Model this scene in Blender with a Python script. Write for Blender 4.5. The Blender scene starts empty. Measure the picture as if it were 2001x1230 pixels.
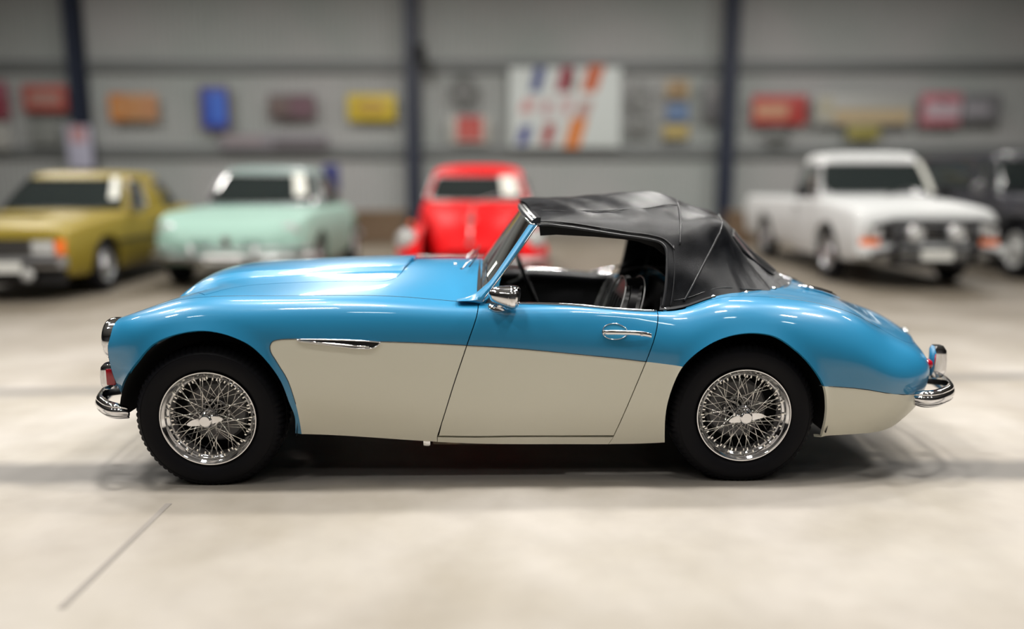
import bpy, bmesh, math, random
import numpy as np
from mathutils import Vector, Matrix, Euler
from mathutils.bvhtree import BVHTree
from mathutils.geometry import delaunay_2d_cdt

random.seed(7)
SC = bpy.context.scene
COL = SC.collection
R = math.radians

# ------------------------------------------------------------------ camera
FPX = 28.0 / 36.0 * 2001.0
PITCH = R(9.9)
CAM = Vector((0.0, -3.36, 1.36))
LIFT = 0.02                        # the car frame's zero lies this far above the floor
YAW = R(1.2)                       # the sports car stands a little askew
cam_data = bpy.data.cameras.new('camera')
cam_data.lens = 28.0
cam_data.sensor_width = 36.0
cam_data.sensor_fit = 'HORIZONTAL'
cam_data.dof.use_dof = True
cam_data.dof.focus_distance = 3.55
cam_data.dof.aperture_fstop = 0.30
cam = bpy.data.objects.new('camera', cam_data)
cam.location = CAM
cam.rotation_euler = (R(90) - PITCH, 0, 0)
COL.objects.link(cam)
SC.camera = cam

# ------------------------------------------------------------------ view, world
SC.view_settings.view_transform = 'Standard'
SC.view_settings.look = 'None'
SC.view_settings.gamma = 1.0
SC.view_settings.use_curve_mapping = False
SC.view_settings.exposure = 0.0
w = bpy.data.worlds.new('world')
w.use_nodes = True
w.node_tree.nodes['Background'].inputs[0].default_value = (0.75, 0.85, 1.0, 1)
w.node_tree.nodes['Background'].inputs[1].default_value = 0.25
SC.world = w
SC.cycles.max_bounces = 8
SC.cycles.use_denoising = True
SC.cycles.sample_clamp_indirect = 6.0

# lamps of the hall: rows of ceiling panels (x, y, length x, length y, watts)
CEIL = 6.6
LAMPS = []
for x in (-5.4, -1.8, 1.8, 5.4):
    LAMPS.append((x + .5, -4.4, 0.7, 0.4, 18))
    LAMPS.append((x - .3, -1.7, 0.7, 0.4, 60))
    LAMPS.append((x + .4, 0.4, 0.7, 0.4, 205))
    LAMPS.append((x - .7, 2.3, 0.7, 0.4, 150))
for x in (-9, -3.2, 3.2, 9):
    LAMPS.append((x, 5.0, 1.2, 0.45, 60))
    LAMPS.append((x, 10.5, 1.5, 0.45, 370))
for (x, y, sx, sy, wt) in LAMPS:
    ld = bpy.data.lights.new('ceiling_lamp', 'AREA')
    ld.shape = 'RECTANGLE'
    ld.size = sx
    ld.size_y = sy
    ld.energy = wt
    ld.color = (1.0, 0.97, 0.92)
    lo = bpy.data.objects.new('ceiling_lamp', ld)
    lo.location = (x, y, CEIL - 0.25)
    COL.objects.link(lo)

# ------------------------------------------------------------------ helpers
ct, st = math.cos(PITCH), math.sin(PITCH)
def ray(px, py):
    a = (px - 1000.5) / FPX
    b = -(py - 615.0) / FPX
    return Vector((a, ct + b * st, -st + b * ct))
def to_loc(p):
    c, s = math.cos(-YAW), math.sin(-YAW)
    return Vector((p[0] * c - p[1] * s, p[0] * s + p[1] * c, p[2]))
def to_locd(p):
    return to_loc(p)
CL = to_loc(CAM) - Vector((0, 0, LIFT))
def P(px, py, Y):
    """car-frame point at lateral position Y seen at that pixel"""
    d = to_locd(ray(px, py))
    t = (Y - CL.y) / d.y
    return CL + d * t
def zat(X, Y, py):
    k = math.tan(PITCH + math.atan((py - 615.0) / FPX))
    wy = X * math.sin(YAW) + Y * math.cos(YAW)
    return CL.z - k * (wy - CAM.y)
def WP(px, py, Y):
    """world point on the plane y = Y"""
    d = ray(px, py)
    return CAM + d * ((Y - CAM.y) / d.y)

def tag(o, label=None, cat=None, group=None, kind=None):
    if label: o['label'] = label
    if cat: o['category'] = cat
    if group: o['group'] = group
    if kind: o['kind'] = kind
    return o
def empty(name, loc=(0, 0, 0), rz=0.0, parent=None):
    o = bpy.data.objects.new(name, None)
    o.empty_display_size = 0.1
    o.location = loc
    o.rotation_euler = (0, 0, rz)
    if parent: o.parent = parent
    COL.objects.link(o)
    return o
def mk(name, verts, faces, mats, parent=None, smooth=True, fm=None, normals=None):
    me = bpy.data.meshes.new(name)
    me.from_pydata([tuple(v) for v in verts], [], [tuple(f) for f in faces])
    if not isinstance(mats, (list, tuple)): mats = [mats]
    for m in mats: me.materials.append(m)
    if fm is not None: me.polygons.foreach_set('material_index', fm)
    me.polygons.foreach_set('use_smooth', [smooth] * len(me.polygons))
    me.update()
    if normals is not None:
        me.normals_split_custom_set_from_vertices([tuple(n) for n in normals])
    o = bpy.data.objects.new(name, me)
    if parent: o.parent = parent
    COL.objects.link(o)
    return o
def bm_obj(name, bm, mats, parent=None, smooth=True, angle=40):
    me = bpy.data.meshes.new(name)
    bmesh.ops.recalc_face_normals(bm, faces=bm.faces)
    if smooth:
        for f in bm.faces: f.smooth = True
        for e in bm.edges:
            if len(e.link_faces) == 2 and e.calc_face_angle(0) > R(angle): e.smooth = False
    bm.to_mesh(me)
    bm.free()
    if not isinstance(mats, (list, tuple)): mats = [mats]
    for m in mats: me.materials.append(m)
    o = bpy.data.objects.new(name, me)
    if parent: o.parent = parent
    COL.objects.link(o)
    return o
def add_box(bm, c, s, rot=None, bevel=0.0, seg=2, mi=0):
    r = bmesh.ops.create_cube(bm, size=1.0)
    vs = r['verts']
    for v in vs:
        v.co = Vector((v.co.x * s[0], v.co.y * s[1], v.co.z * s[2]))
    if bevel > 0:
        es = list({e for v in vs for e in v.link_edges})
        rr = bmesh.ops.bevel(bm, geom=es, offset=bevel, segments=seg, affect='EDGES', profile=0.6)
        vs = list({v for f in rr['faces'] for v in f.verts} | {v for v in vs if v.is_valid})
    m = Matrix.Translation(Vector(c))
    if rot is not None: m = m @ Euler(rot).to_matrix().to_4x4()
    allv = set(vs)
    for v in allv: v.co = m @ v.co
    if mi:
        for f in {f for v in allv for f in v.link_faces}: f.material_index = mi
    return list(allv)
def box(name, c, s, mat, parent=None, rot=None, bevel=0.0, seg=2, smooth=True):
    bm = bmesh.new()
    add_box(bm, c, s, rot, bevel, seg)
    return bm_obj(name, bm, mat, parent, smooth)
def tube_geo(pts, r, n=8, closed=False, cap=True):
    pts = [Vector(p) for p in pts]
    N = len(pts)
    rs = r if isinstance(r, (list, tuple)) else [r] * N
    V, F = [], []
    prev = None
    for i, p in enumerate(pts):
        a = pts[(i - 1) % N] if (closed or i > 0) else p
        b = pts[(i + 1) % N] if (closed or i < N - 1) else p
        t = (b - a).normalized()
        if prev is None:
            up = Vector((0, 0, 1)) if abs(t.z) < 0.9 else Vector((0, 1, 0))
            s = t.cross(up).normalized()
        else:
            s = (prev - t * prev.dot(t)).normalized()
        prev = s
        q = t.cross(s)
        for k in range(n):
            an = 2 * math.pi * k / n
            V.append(p + (s * math.cos(an) + q * math.sin(an)) * rs[i])
    m = N if closed else N - 1
    for i in range(m):
        j = (i + 1) % N
        for k in range(n):
            l = (k + 1) % n
            F.append((i * n + k, i * n + l, j * n + l, j * n + k))
    if cap and not closed:
        F.append(tuple(range(n - 1, -1, -1)))
        F.append(tuple((N - 1) * n + k for k in range(n)))
    return V, F
def tube(name, pts, r, mat, parent=None, n=8, closed=False):
    V, F = tube_geo(pts, r, n, closed)
    return mk(name, V, F, mat, parent)
def lathe_geo(prof, n=48, axis='y', a0=0.0, a1=2 * math.pi, fn=None):
    """prof: (radius, along) ; fn(k, j, r, a) -> r"""
    V, F = [], []
    full = abs(a1 - a0 - 2 * math.pi) < 1e-6
    m = n if full else n + 1
    for k in range(m):
        an = a0 + (a1 - a0) * k / n
        for j, (r, h) in enumerate(prof):
            rr = fn(k, j, r, h) if fn else r
            if axis == 'y': V.append((rr * math.cos(an), h, rr * math.sin(an)))
            elif axis == 'z': V.append((rr * math.cos(an), rr * math.sin(an), h))
            else: V.append((h, rr * math.cos(an), rr * math.sin(an)))
    L = len(prof)
    for k in range(n):
        q = (k + 1) % m
        for j in range(L - 1):
            F.append((k * L + j, k * L + j + 1, q * L + j + 1, q * L + j))
    return V, F
def lathe(name, prof, mat, parent=None, n=48, axis='y', loc=(0, 0, 0), rot=(0, 0, 0), fn=None, smooth=True, angle=35):
    V, F = lathe_geo(prof, n, axis, fn=fn)
    bm = bmesh.new()
    vs = [bm.verts.new(v) for v in V]
    for f in F:
        bm.faces.new([vs[i] for i in f])
    bmesh.ops.remove_doubles(bm, verts=bm.verts, dist=1e-6)
    o = bm_obj(name, bm, mat, parent, smooth, angle)
    o.location = loc
    o.rotation_euler = rot
    return o
def catmull(pts, k=6, closed=False):
    pts = [np.array(p, float) for p in pts]
    out = []
    n = len(pts)
    rng = n if closed else n - 1
    for i in range(rng):
        p1, p2 = pts[i], pts[(i + 1) % n]
        p0 = pts[(i - 1) % n] if (closed or i > 0) else 2 * p1 - p2
        p3 = pts[(i + 2) % n] if (closed or i < n - 2) else 2 * p2 - p1
        for s in range(k):
            t = s / k
            out.append(0.5 * ((2 * p1) + (-p0 + p2) * t + (2 * p0 - 5 * p1 + 4 * p2 - p3) * t * t + (-p0 + 3 * p1 - 3 * p2 + p3) * t ** 3))
    if not closed: out.append(pts[-1])
    return out
def prism(name, outline, off, mat, parent=None, bevel=0.0, seg=2):
    """outline: list of 3-D points; off: Vector thickness"""
    bm = bmesh.new()
    a = [bm.verts.new(p) for p in outline]
    b = [bm.verts.new(Vector(p) + Vector(off)) for p in outline]
    n = len(a)
    f1 = bm.faces.new(a); f2 = bm.faces.new(list(reversed(b)))
    for i in range(n):
        bm.faces.new((a[i], b[i], b[(i + 1) % n], a[(i + 1) % n]))
    if bevel > 0:
        es = list(f1.edges) + list(f2.edges)
        bmesh.ops.bevel(bm, geom=es, offset=bevel, segments=seg, affect='EDGES', profile=0.5, clamp_overlap=True)
    return bm_obj(name, bm, mat, parent)

# ------------------------------------------------------------------ materials
def mat(name, col, rough=0.5, metal=0.0, coat=0.0, spec=0.5, emit=None, es=0.0, trans=0.0, ior=1.45, sheen=0.0):
    m = bpy.data.materials.new(name)
    m.use_nodes = True
    b = m.node_tree.nodes['Principled BSDF']
    b.inputs['Base Color'].default_value = (*col, 1)
    b.inputs['Roughness'].default_value = rough
    b.inputs['Metallic'].default_value = metal
    b.inputs['Coat Weight'].default_value = coat
    b.inputs['Coat Roughness'].default_value = 0.04
    b.inputs['Specular IOR Level'].default_value = spec
    b.inputs['Transmission Weight'].default_value = trans
    b.inputs['IOR'].default_value = ior
    if emit:
        b.inputs['Emission Color'].default_value = (*emit, 1)
        b.inputs['Emission Strength'].default_value = es
    return m
def noise_into(m, scale, c1, c2, detail=6, coord='Object', bump=0.0, bscale=None, rng=(0.35, 0.65), stretch=None, rough=None):
    nt = m.node_tree
    b = nt.nodes['Principled BSDF']
    tc = nt.nodes.new('ShaderNodeTexCoord')
    src = tc.outputs[coord]
    if stretch:
        mp = nt.nodes.new('ShaderNodeMapping')
        mp.inputs['Scale'].default_value = stretch
        nt.links.new(src, mp.inputs[0]); src = mp.outputs[0]
    n = nt.nodes.new('ShaderNodeTexNoise')
    n.inputs['Scale'].default_value = scale
    n.inputs['Detail'].default_value = detail
    nt.links.new(src, n.inputs['Vector'])
    r = nt.nodes.new('ShaderNodeValToRGB')
    r.color_ramp.elements[0].position = rng[0]
    r.color_ramp.elements[1].position = rng[1]
    r.color_ramp.elements[0].color = (*c1, 1)
    r.color_ramp.elements[1].color = (*c2, 1)
    nt.links.new(n.outputs['Fac'], r.inputs[0])
    nt.links.new(r.outputs[0], b.inputs['Base Color'])
    if rough:
        mr = nt.nodes.new('ShaderNodeMapRange')
        mr.inputs['To Min'].default_value = rough[0]
        mr.inputs['To Max'].default_value = rough[1]
        nt.links.new(n.outputs['Fac'], mr.inputs[0])
        nt.links.new(mr.outputs[0], b.inputs['Roughness'])
    if bump:
        n2 = nt.nodes.new('ShaderNodeTexNoise')
        n2.inputs['Scale'].default_value = bscale or scale * 4
        n2.inputs['Detail'].default_value = 4
        nt.links.new(src, n2.inputs['Vector'])
        bp = nt.nodes.new('ShaderNodeBump')
        bp.inputs['Strength'].default_value = bump
        bp.inputs['Distance'].default_value = 0.01
        nt.links.new(n2.outputs['Fac'], bp.inputs['Height'])
        nt.links.new(bp.outputs[0], b.inputs['Normal'])
    return m
BLUE = mat('blue_paint', (0.020, 0.225, 0.43), 0.32, 0.0, 1.0)
CREAM = mat('cream_paint', (0.78, 0.76, 0.64), 0.42, 0.0, 0.5)
CHROME = mat('chrome', (0.82, 0.82, 0.84), 0.06, 1.0)
SPOKE = mat('spoke_chrome', (0.85, 0.84, 0.80), 0.16, 1.0)
DARK = mat('underbody_black', (0.006, 0.006, 0.007), 0.8)
RUBBER = mat('tyre_rubber', (0.004, 0.004, 0.006), 0.6, spec=0.2)
VINYL = mat('soft_top_vinyl', (0.02, 0.021, 0.024), 0.38, spec=0.32)
noise_into(VINYL, 9, (0.003, 0.0035, 0.005), (0.016, 0.017, 0.020), 8, bump=0.16, bscale=420, rng=(0.38, 0.75), rough=(0.22, 0.42))
PIPE = mat('vinyl_edge', (0.028, 0.029, 0.032), 0.3)
LEATHER = mat('black_leather', (0.010, 0.010, 0.013), 0.35)
PIPING = mat('white_piping', (0.6, 0.6, 0.6), 0.4)
TRIM = mat('cockpit_trim', (0.006, 0.006, 0.008), 0.6)
LINER = mat('hood_lining', (0.008, 0.008, 0.009), 0.9)
RED = mat('red_lens', (0.45, 0.005, 0.02), 0.1, coat=1.0)
AMBER = mat('amber_lens', (0.8, 0.16, 0.02), 0.2, coat=1.0)
LENS = mat('clear_lens', (0.75, 0.77, 0.78), 0.08, coat=1.0)
SOOT = mat('rusty_steel', (0.12, 0.085, 0.06), 0.7)
noise_into(SOOT, 14, (0.05, 0.04, 0.03), (0.26, 0.19, 0.13), 8)
DRUM = mat('brake_drum', (0.16, 0.16, 0.165), 0.5, 0.6)
def glass_mat(name, tint, mixv=0.12):
    m = bpy.data.materials.new(name); m.use_nodes = True
    nt = m.node_tree; nt.nodes.clear()
    o = nt.nodes.new('ShaderNodeOutputMaterial')
    t = nt.nodes.new('ShaderNodeBsdfTransparent'); t.inputs[0].default_value = (*tint, 1)
    g = nt.nodes.new('ShaderNodeBsdfGlossy'); g.inputs['Roughness'].default_value = 0.02
    mx = nt.nodes.new('ShaderNodeMixShader')
    f = nt.nodes.new('ShaderNodeFresnel'); f.inputs[0].default_value = 1.5
    nt.links.new(f.outputs[0], mx.inputs[0])
    nt.links.new(t.outputs[0], mx.inputs[1]); nt.links.new(g.outputs[0], mx.inputs[2])
    nt.links.new(mx.outputs[0], o.inputs[0])
    return m
GLASS = glass_mat('windscreen_glass', (0.62, 0.66, 0.62))
PLASTIC = glass_mat('rear_window_plastic', (0.5, 0.5, 0.48))

# ------------------------------------------------------------------ spline surface
def cardinal(t):
    """natural cubic spline basis: returns f(x)->(m,n) matrix"""
    t = np.array(t, float); n = len(t); h = np.diff(t)
    A = np.zeros((n, n)); B = np.zeros((n, n))
    A[0, 0] = A[-1, -1] = 1
    for i in range(1, n - 1):
        A[i, i - 1] = h[i - 1]; A[i, i] = 2 * (h[i - 1] + h[i]); A[i, i + 1] = h[i]
        B[i, i - 1] += 6 / h[i - 1]; B[i, i] -= 6 / h[i - 1] + 6 / h[i]; B[i, i + 1] += 6 / h[i]
    M = np.linalg.solve(A, B)
    def f(x):
        x = np.atleast_1d(np.array(x, float))
        k = np.clip(np.searchsorted(t, x) - 1, 0, n - 2)
        hk = h[k]; a = (t[k + 1] - x) / hk; b = (x - t[k]) / hk
        out = np.zeros((len(x), n)); idx = np.arange(len(x))
        out[idx, k] += a; out[idx, k + 1] += b
        out += ((a ** 3 - a) * hk * hk / 6)[:, None] * M[k] + ((b ** 3 - b) * hk * hk / 6)[:, None] * M[k + 1]
        return out
    return f
class Surf:
    def __init__(s, net, ycen):
        """net: (ni, nj, 3), last row on the centre plane y=ycen; mirrored to full width"""
        net = np.array(net, float)
        s.nj = net.shape[1]
        mir = net[:, :-1][:, ::-1].copy(); mir[:, :, 1] = 2 * ycen - mir[:, :, 1]
        full = np.concatenate([net, mir], 1)
        du = np.linalg.norm(np.diff(full, axis=0), axis=2).mean(1)
        dv = np.linalg.norm(np.diff(full, axis=1), axis=2).mean(0)
        s.u = np.concatenate([[0], np.cumsum(du)]); s.v = np.concatenate([[0], np.cumsum(dv)])
        s.N = full; s.bu = cardinal(s.u); s.bv = cardinal(s.v)
        s.U = s.u[-1]; s.V = s.v[-1]; s.vc = s.v[s.nj - 1]; s.ycen = ycen
        nu, nv = 260, 110
        s.gu = np.linspace(0, s.U, nu); s.gv = np.linspace(0, s.vc, nv)
        UU, VV = np.meshgrid(s.gu, s.gv, indexing='ij')
        pts = s.ev(UU.ravel(), VV.ravel())
        s.gpts = pts
        s.nv = nv
        F = []
        for i in range(nu - 1):
            for j in range(nv - 1):
                a = i * nv + j
                F.append((a, a + nv, a + nv + 1)); F.append((a, a + nv + 1, a + 1))
        s.F = F
        s.bvh = BVHTree.FromPolygons([tuple(p) for p in pts], F)
    def ev(s, u, v):
        return np.einsum('mi,mj,ijk->mk', s.bu(np.clip(u, 0, s.U)), s.bv(np.clip(v, 0, s.V)), s.N)
    def nrm(s, u, v):
        e = 1e-3
        u = np.atleast_1d(u); v = np.atleast_1d(v)
        uc = np.clip(u, e, s.U - e); vc = np.clip(v, e, s.V - e)
        a = s.ev(uc + e, vc) - s.ev(uc - e, vc); b = s.ev(uc, vc + e) - s.ev(uc, vc - e)
        n = np.cross(a, b)
        l = np.linalg.norm(n, axis=1)[:, None]; l[l < 1e-12] = 1
        return n / l
    def uv_of(s, loc, fi):
        f = s.F[fi]
        A, B, C = [Vector(s.gpts[i]) for i in f]
        v0, v1, v2 = B - A, C - A, loc - A
        d00, d01, d11, d20, d21 = v0.dot(v0), v0.dot(v1), v1.dot(v1), v2.dot(v0), v2.dot(v1)
        den = d00 * d11 - d01 * d01 or 1e-12
        b = (d11 * d20 - d01 * d21) / den; c = (d00 * d21 - d01 * d20) / den
        uvs = [np.array((s.gu[i // s.nv], s.gv[i % s.nv])) for i in f]
        return uvs[0] * (1 - b - c) + uvs[1] * b + uvs[2] * c
    def px(s, x, y):
        d = to_locd(ray(x, y)).normalized()
        loc, n, fi, dist = s.bvh.ray_cast(CL, d)
        if loc is None:
            best = None
            for k in range(60):
                p = CL + d * (2.9 + k * 0.035)
                q = s.bvh.find_nearest(p)
                if best is None or q[3] < best[3]: best = q
            loc, n, fi, dist = best
        return s.uv_of(loc, fi)
    def pt3(s, uv, off=0.0):
        p = s.ev([uv[0]], [uv[1]])[0]
        if off:
            p = p + s.nrm([uv[0]], [uv[1]])[0] * off
        return Vector(p)

def inpoly(x, y, poly):
    px_, py_ = poly[:, 0], poly[:, 1]
    qx, qy = np.roll(px_, -1), np.roll(py_, -1)
    x = np.atleast_1d(x)[:, None]; y = np.atleast_1d(y)[:, None]
    c = ((py_ > y) != (qy > y)) & (x < (qx - px_) * (y - py_) / (qy - py_ + 1e-15) + px_)
    return c.sum(1) % 2 == 1
def segdist(pts, poly):
    a = poly; b = np.roll(poly, -1, 0)
    d = b - a; L = (d ** 2).sum(1) + 1e-12
    best = np.full(len(pts), 9.0)
    for i in range(len(a)):
        t = np.clip(((pts - a[i]) @ d[i]) / L[i], 0, 1)
        q = a[i] + t[:, None] * d[i]
        best = np.minimum(best, np.linalg.norm(pts - q, axis=1))
    return best
def area(p):
    return 0.5 * np.sum(p[:, 0] * np.roll(p[:, 1], -1) - np.roll(p[:, 0], -1) * p[:, 1])
def clean(p, h):
    out = []
    for q in p:
        if not out or np.linalg.norm(np.array(q) - out[-1]) > 1e-4: out.append(np.array(q, float))
    if np.linalg.norm(out[0] - out[-1]) < 1e-4: out.pop()
    res = []
    for i in range(len(out)):
        a, b = out[i], out[(i + 1) % len(out)]
        n = max(1, int(math.ceil(np.linalg.norm(b - a) / h)))
        for k in range(n): res.append(a + (b - a) * k / n)
    return np.array(res)
def shrink(p, d):
    if area(p) < 0: p = p[::-1]
    prv, nxt = np.roll(p, 1, 0), np.roll(p, -1, 0)
    t1 = p - prv; t2 = nxt - p
    t1 /= np.linalg.norm(t1, axis=1)[:, None] + 1e-12; t2 /= np.linalg.norm(t2, axis=1)[:, None] + 1e-12
    n = np.stack([-(t1[:, 1] + t2[:, 1]), t1[:, 0] + t2[:, 0]], 1)
    n /= np.linalg.norm(n, axis=1)[:, None] + 1e-9
    return p + n * d
def panel_geo(S, loop, regions=(), holes=(), h=0.024, gap=0.002, flange=0.014, disp=None, lift=0.0):
    """loop & regions: (n,2) arrays in surface parameters. Returns verts, faces, material index, normals"""
    P0 = shrink(clean(loop, h), gap)
    pts = [tuple(p) for p in P0]; edges = []; n0 = len(pts)
    lines = []
    for reg, mi in regions: lines.append(clean(reg, h * 0.8))
    H = [shrink(clean(q, h), -gap) for q in holes]
    lo, hi = P0.min(0), P0.max(0)
    gx = np.arange(lo[0], hi[0], h); gy = np.arange(lo[1], hi[1], h * 0.866)
    G = np.array([(x + (h / 2 if j % 2 else 0), y) for j, y in enumerate(gy) for x in gx])
    ok = inpoly(G[:, 0], G[:, 1], P0)
    G = G[ok]
    for q in [P0] + lines + H:
        if len(G): G = G[segdist(G, q) > h * 0.42]
    for q in H: G = G[~inpoly(G[:, 0], G[:, 1], q)]
    for q in lines + H:
        b = len(pts); pts += [tuple(p) for p in q]
        edges += [(b + i, b + (i + 1) % len(q)) for i in range(len(q))]
    pts += [tuple(p) for p in G]
    r = delaunay_2d_cdt([Vector(p) for p in pts], edges, [list(range(n0))], 1, 1e-7)
    V2 = np.array([tuple(v) for v in r[0]]); T = [list(f) for f in r[2]]
    cen = np.array([V2[f].mean(0) for f in T])
    keep = inpoly(cen[:, 0], cen[:, 1], P0)
    for q in H: keep &= ~inpoly(cen[:, 0], cen[:, 1], q)
    mi = np.zeros(len(T), int)
    for (reg, k) in regions:
        q = clean(reg, h * 0.8)
        mi[inpoly(cen[:, 0], cen[:, 1], q)] = k
    T = [f for f, k in zip(T, keep) if k]; mi = [int(m) for m, k in zip(mi, keep) if k]
    P3 = S.ev(V2[:, 0], V2[:, 1]); NN = S.nrm(V2[:, 0], V2[:, 1])
    if disp is not None:
        P3 = P3 + NN * disp(V2, P3)[:, None]
        # normals from mesh
        vn = np.zeros_like(P3)
        for f in T:
            a, b, c = P3[f[0]], P3[f[1]], P3[f[2]]
            n = np.cross(b - a, c - a)
            for i in f: vn[i] += n
        l = np.linalg.norm(vn, axis=1)[:, None]; l[l < 1e-12] = 1
        vn = vn / l
        sg = np.sign((vn * NN).sum(1)); sg[sg == 0] = 1
        NN = vn * sg[:, None]
    if lift: P3 = P3 + NN * lift
    # orient outwards
    if T:
        f = T[len(T) // 2]
        n = np.cross(P3[f[1]] - P3[f[0]], P3[f[2]] - P3[f[0]])
        if n @ NN[f[0]] < 0: T = [x[::-1] for x in T]
    V = [tuple(p) for p in P3]; Nn = [tuple(n) for n in NN]; F = [tuple(f) for f in T]; M = list(mi)
    if flange:
        cnt = {}
        for f, m in zip(T, mi):
            for a, b in ((f[0], f[1]), (f[1], f[2]), (f[2], f[0])):
                k = (min(a, b), max(a, b))
                cnt.setdefault(k, []).append((a, b, m))
        for k, l in cnt.items():
            if len(l) == 1:
                a, b, m = l[0]
                A, B = P3[a], P3[b]; An, Bn = A - NN[a] * flange, B - NN[b] * flange
                fn = np.cross(B - A, NN[a]); fn /= (np.linalg.norm(fn) + 1e-12)
                base = len(V)
                V += [tuple(A), tuple(B), tuple(Bn), tuple(An)]
                Nn += [tuple(fn)] * 4
                F.append((base + 1, base, base + 3, base + 2)); M.append(m)
    return V, F, M, Nn
def mirror_geo(g, ycen):
    V, F, M, N = g
    return ([(x, 2 * ycen - y, z) for x, y, z in V], [tuple(reversed(f)) for f in F], M, [(a, -b, c) for a, b, c in N])

# ------------------------------------------------------------------ the sports car
car = empty('sports_car', (0, 0, LIFT), YAW)
tag(car, 'two-tone light blue and cream vintage convertible with black soft top, in focus in front', 'car')
YC = 0.765
STPX = [245, 275, 320, 385, 470, 600, 760, 935, 1110, 1290, 1340, 1400, 1500, 1600, 1700, 1765]
SIDE = [
 [(800,.10),(750,.06),(700,.045),(655,.055),(624,.10),(611,.17)],
 [(830,.08),(770,.04),(710,.025),(650,.035),(616,.09),(602,.17)],
 [(845,.07),(780,.02),(715,.01),(645,.02),(606,.08),(590,.165)],
 [(850,.07),(785,.01),(720,.0),(641,.012),(597,.07),(581,.15)],
 [(850,.07),(785,.01),(720,0),(638,.01),(595,.065),(578.5,.145)],
 [(850,.075),(785,.02),(715,.005),(640,.012),(595,.062),(578,.14)],
 [(859,.08),(790,.03),(715,.012),(642,.018),(598,.062),(579,.14)],
 [(868,.085),(795,.035),(720,.02),(648,.025),(608,.06),(592,.125)],
 [(869,.085),(795,.035),(725,.02),(655,.025),(613,.055),(597,.10)],
 [(867,.085),(795,.03),(725,.01),(661,.02),(622,.06),(609,.10)],
 [(864,.08),(790,.02),(722,.0),(658,.015),(618,.065),(604.5,.115)],
 [(860,.075),(790,.01),(720,-.005),(650,.01),(602,.07),(586,.14)],
 [(857,.07),(790,.0),(720,-.01),(645,.01),(597,.08),(580,.17)],
 [(854,.075),(795,.01),(730,0),(660,.02),(607,.10),(589.5,.19)],
 [(849,.10),(803,.05),(740,.03),(686,.05),(635,.13),(614,.22)],
 [(842,.16),(805,.10),(752,.07),(706,.10),(664,.18),(641,.27)]]
TOP = [
 [(.29,.725),(.42,.66),(.58,.66),.66],
 [(.29,.76),(.42,.735),(.58,.745),.75],
 [(.28,.795),(.42,.795),(.59,.82),.83],
 [(.27,.825),(.41,.835),(.59,.862),.867],
 [(.27,.832),(.41,.848),(.59,.876),.885],
 [(.27,.838),(.41,.858),(.59,.89),.899],
 [(.27,.842),(.41,.867),(.59,.90),.910],
 [(.26,.825),(.41,.867),(.59,.90),.912],
 [(.26,.81),(.41,.85),(.59,.88),.89],
 [(.26,.79),(.41,.83),(.59,.85),.857],
 [(.265,.795),(.41,.825),(.59,.845),.85],
 [(.27,.81),(.41,.825),(.59,.838),.84],
 [(.28,.81),(.42,.818),(.59,.824),.827],
 [(.3,.785),(.43,.797),(.6,.805),.808],
 [(.33,.735),(.45,.751),(.6,.760),.763],
 [(.37,.665),(.48,.685),(.62,.698),.703]]
net = []
net.append([(-1.735,.16,.33),(-1.765,.12,.44),(-1.775,.10,.55),(-1.77,.11,.64),(-1.755,.15,.70),(-1.745,.21,.715),(-1.73,.31,.68),(-1.73,.43,.57),(-1.745,.6,.54),(-1.75,.765,.53)])
for px_, sd, tp in zip(STPX, SIDE, TOP):
    X = P(px_, 700, .03).x
    row = [(X, Y, zat(X, Y, py)) for py, Y in sd]
    row += [(X, a, b) for a, b in tp[:3]] + [(X, YC, tp[3])]
    net.append(row)
net.append([(1.855,.24,.205),(1.90,.20,.285),(1.915,.18,.385),(1.905,.18,.465),(1.880,.22,.532),(1.865,.29,.567),(1.87,.40,.595),(1.88,.51,.617),(1.895,.64,.636),(1.90,.765,.643)])
net.append([(1.945,.44,.235),(1.99,.39,.31),(2.010,.35,.405),(2.005,.345,.470),(1.995,.385,.510),(1.995,.44,.530),(2.005,.50,.547),(2.012,.57,.560),(2.02,.67,.572),(2.025,.765,.578)])
net.append([(2.00,.765,.26),(2.045,.765,.33),(2.065,.765,.405),(2.075,.765,.452),(2.079,.765,.480),(2.080,.765,.498),(2.079,.765,.512),(2.078,.765,.523),(2.076,.765,.534),(2.073,.765,.544)])
S = Surf(net, YC)
XU = net and [np.mean([q[0] for q in r[:6]]) for r in net]
def uX(X): return float(np.interp(X, XU, S.u))
def rv(r):
    return float(np.interp(r, range(S.nj), S.v[:S.nj]))
def UV(q):
    """(px,py) or (px,'r5.2')"""
    if isinstance(q[1], str):
        v = rv(float(q[1][1:]))
        if q[0] == 'A': return np.array((S.u[-3], v))
        if q[0] == 'B': return np.array((S.u[-2], v))
        if q[0] == 'C': return np.array((S.U, v))
        if q[0] == '0': return np.array((0.0, v))
        return np.array((uX(P(q[0], 700, .03).x), v))
    return np.array(S.px(*q))
def uvs(l, sm=0):
    a = [UV(q) for q in l]
    return catmull(a, sm) if sm else a
def rowline(a, b, row, n=14):
    A, B = UV((a, 'r%g' % row)), UV((b, 'r%g' % row))
    return [A + (B - A) * k / n for k in range(n + 1)]
def mirv(p):
    return np.array([(q[0], S.V - q[1]) for q in p])

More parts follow.
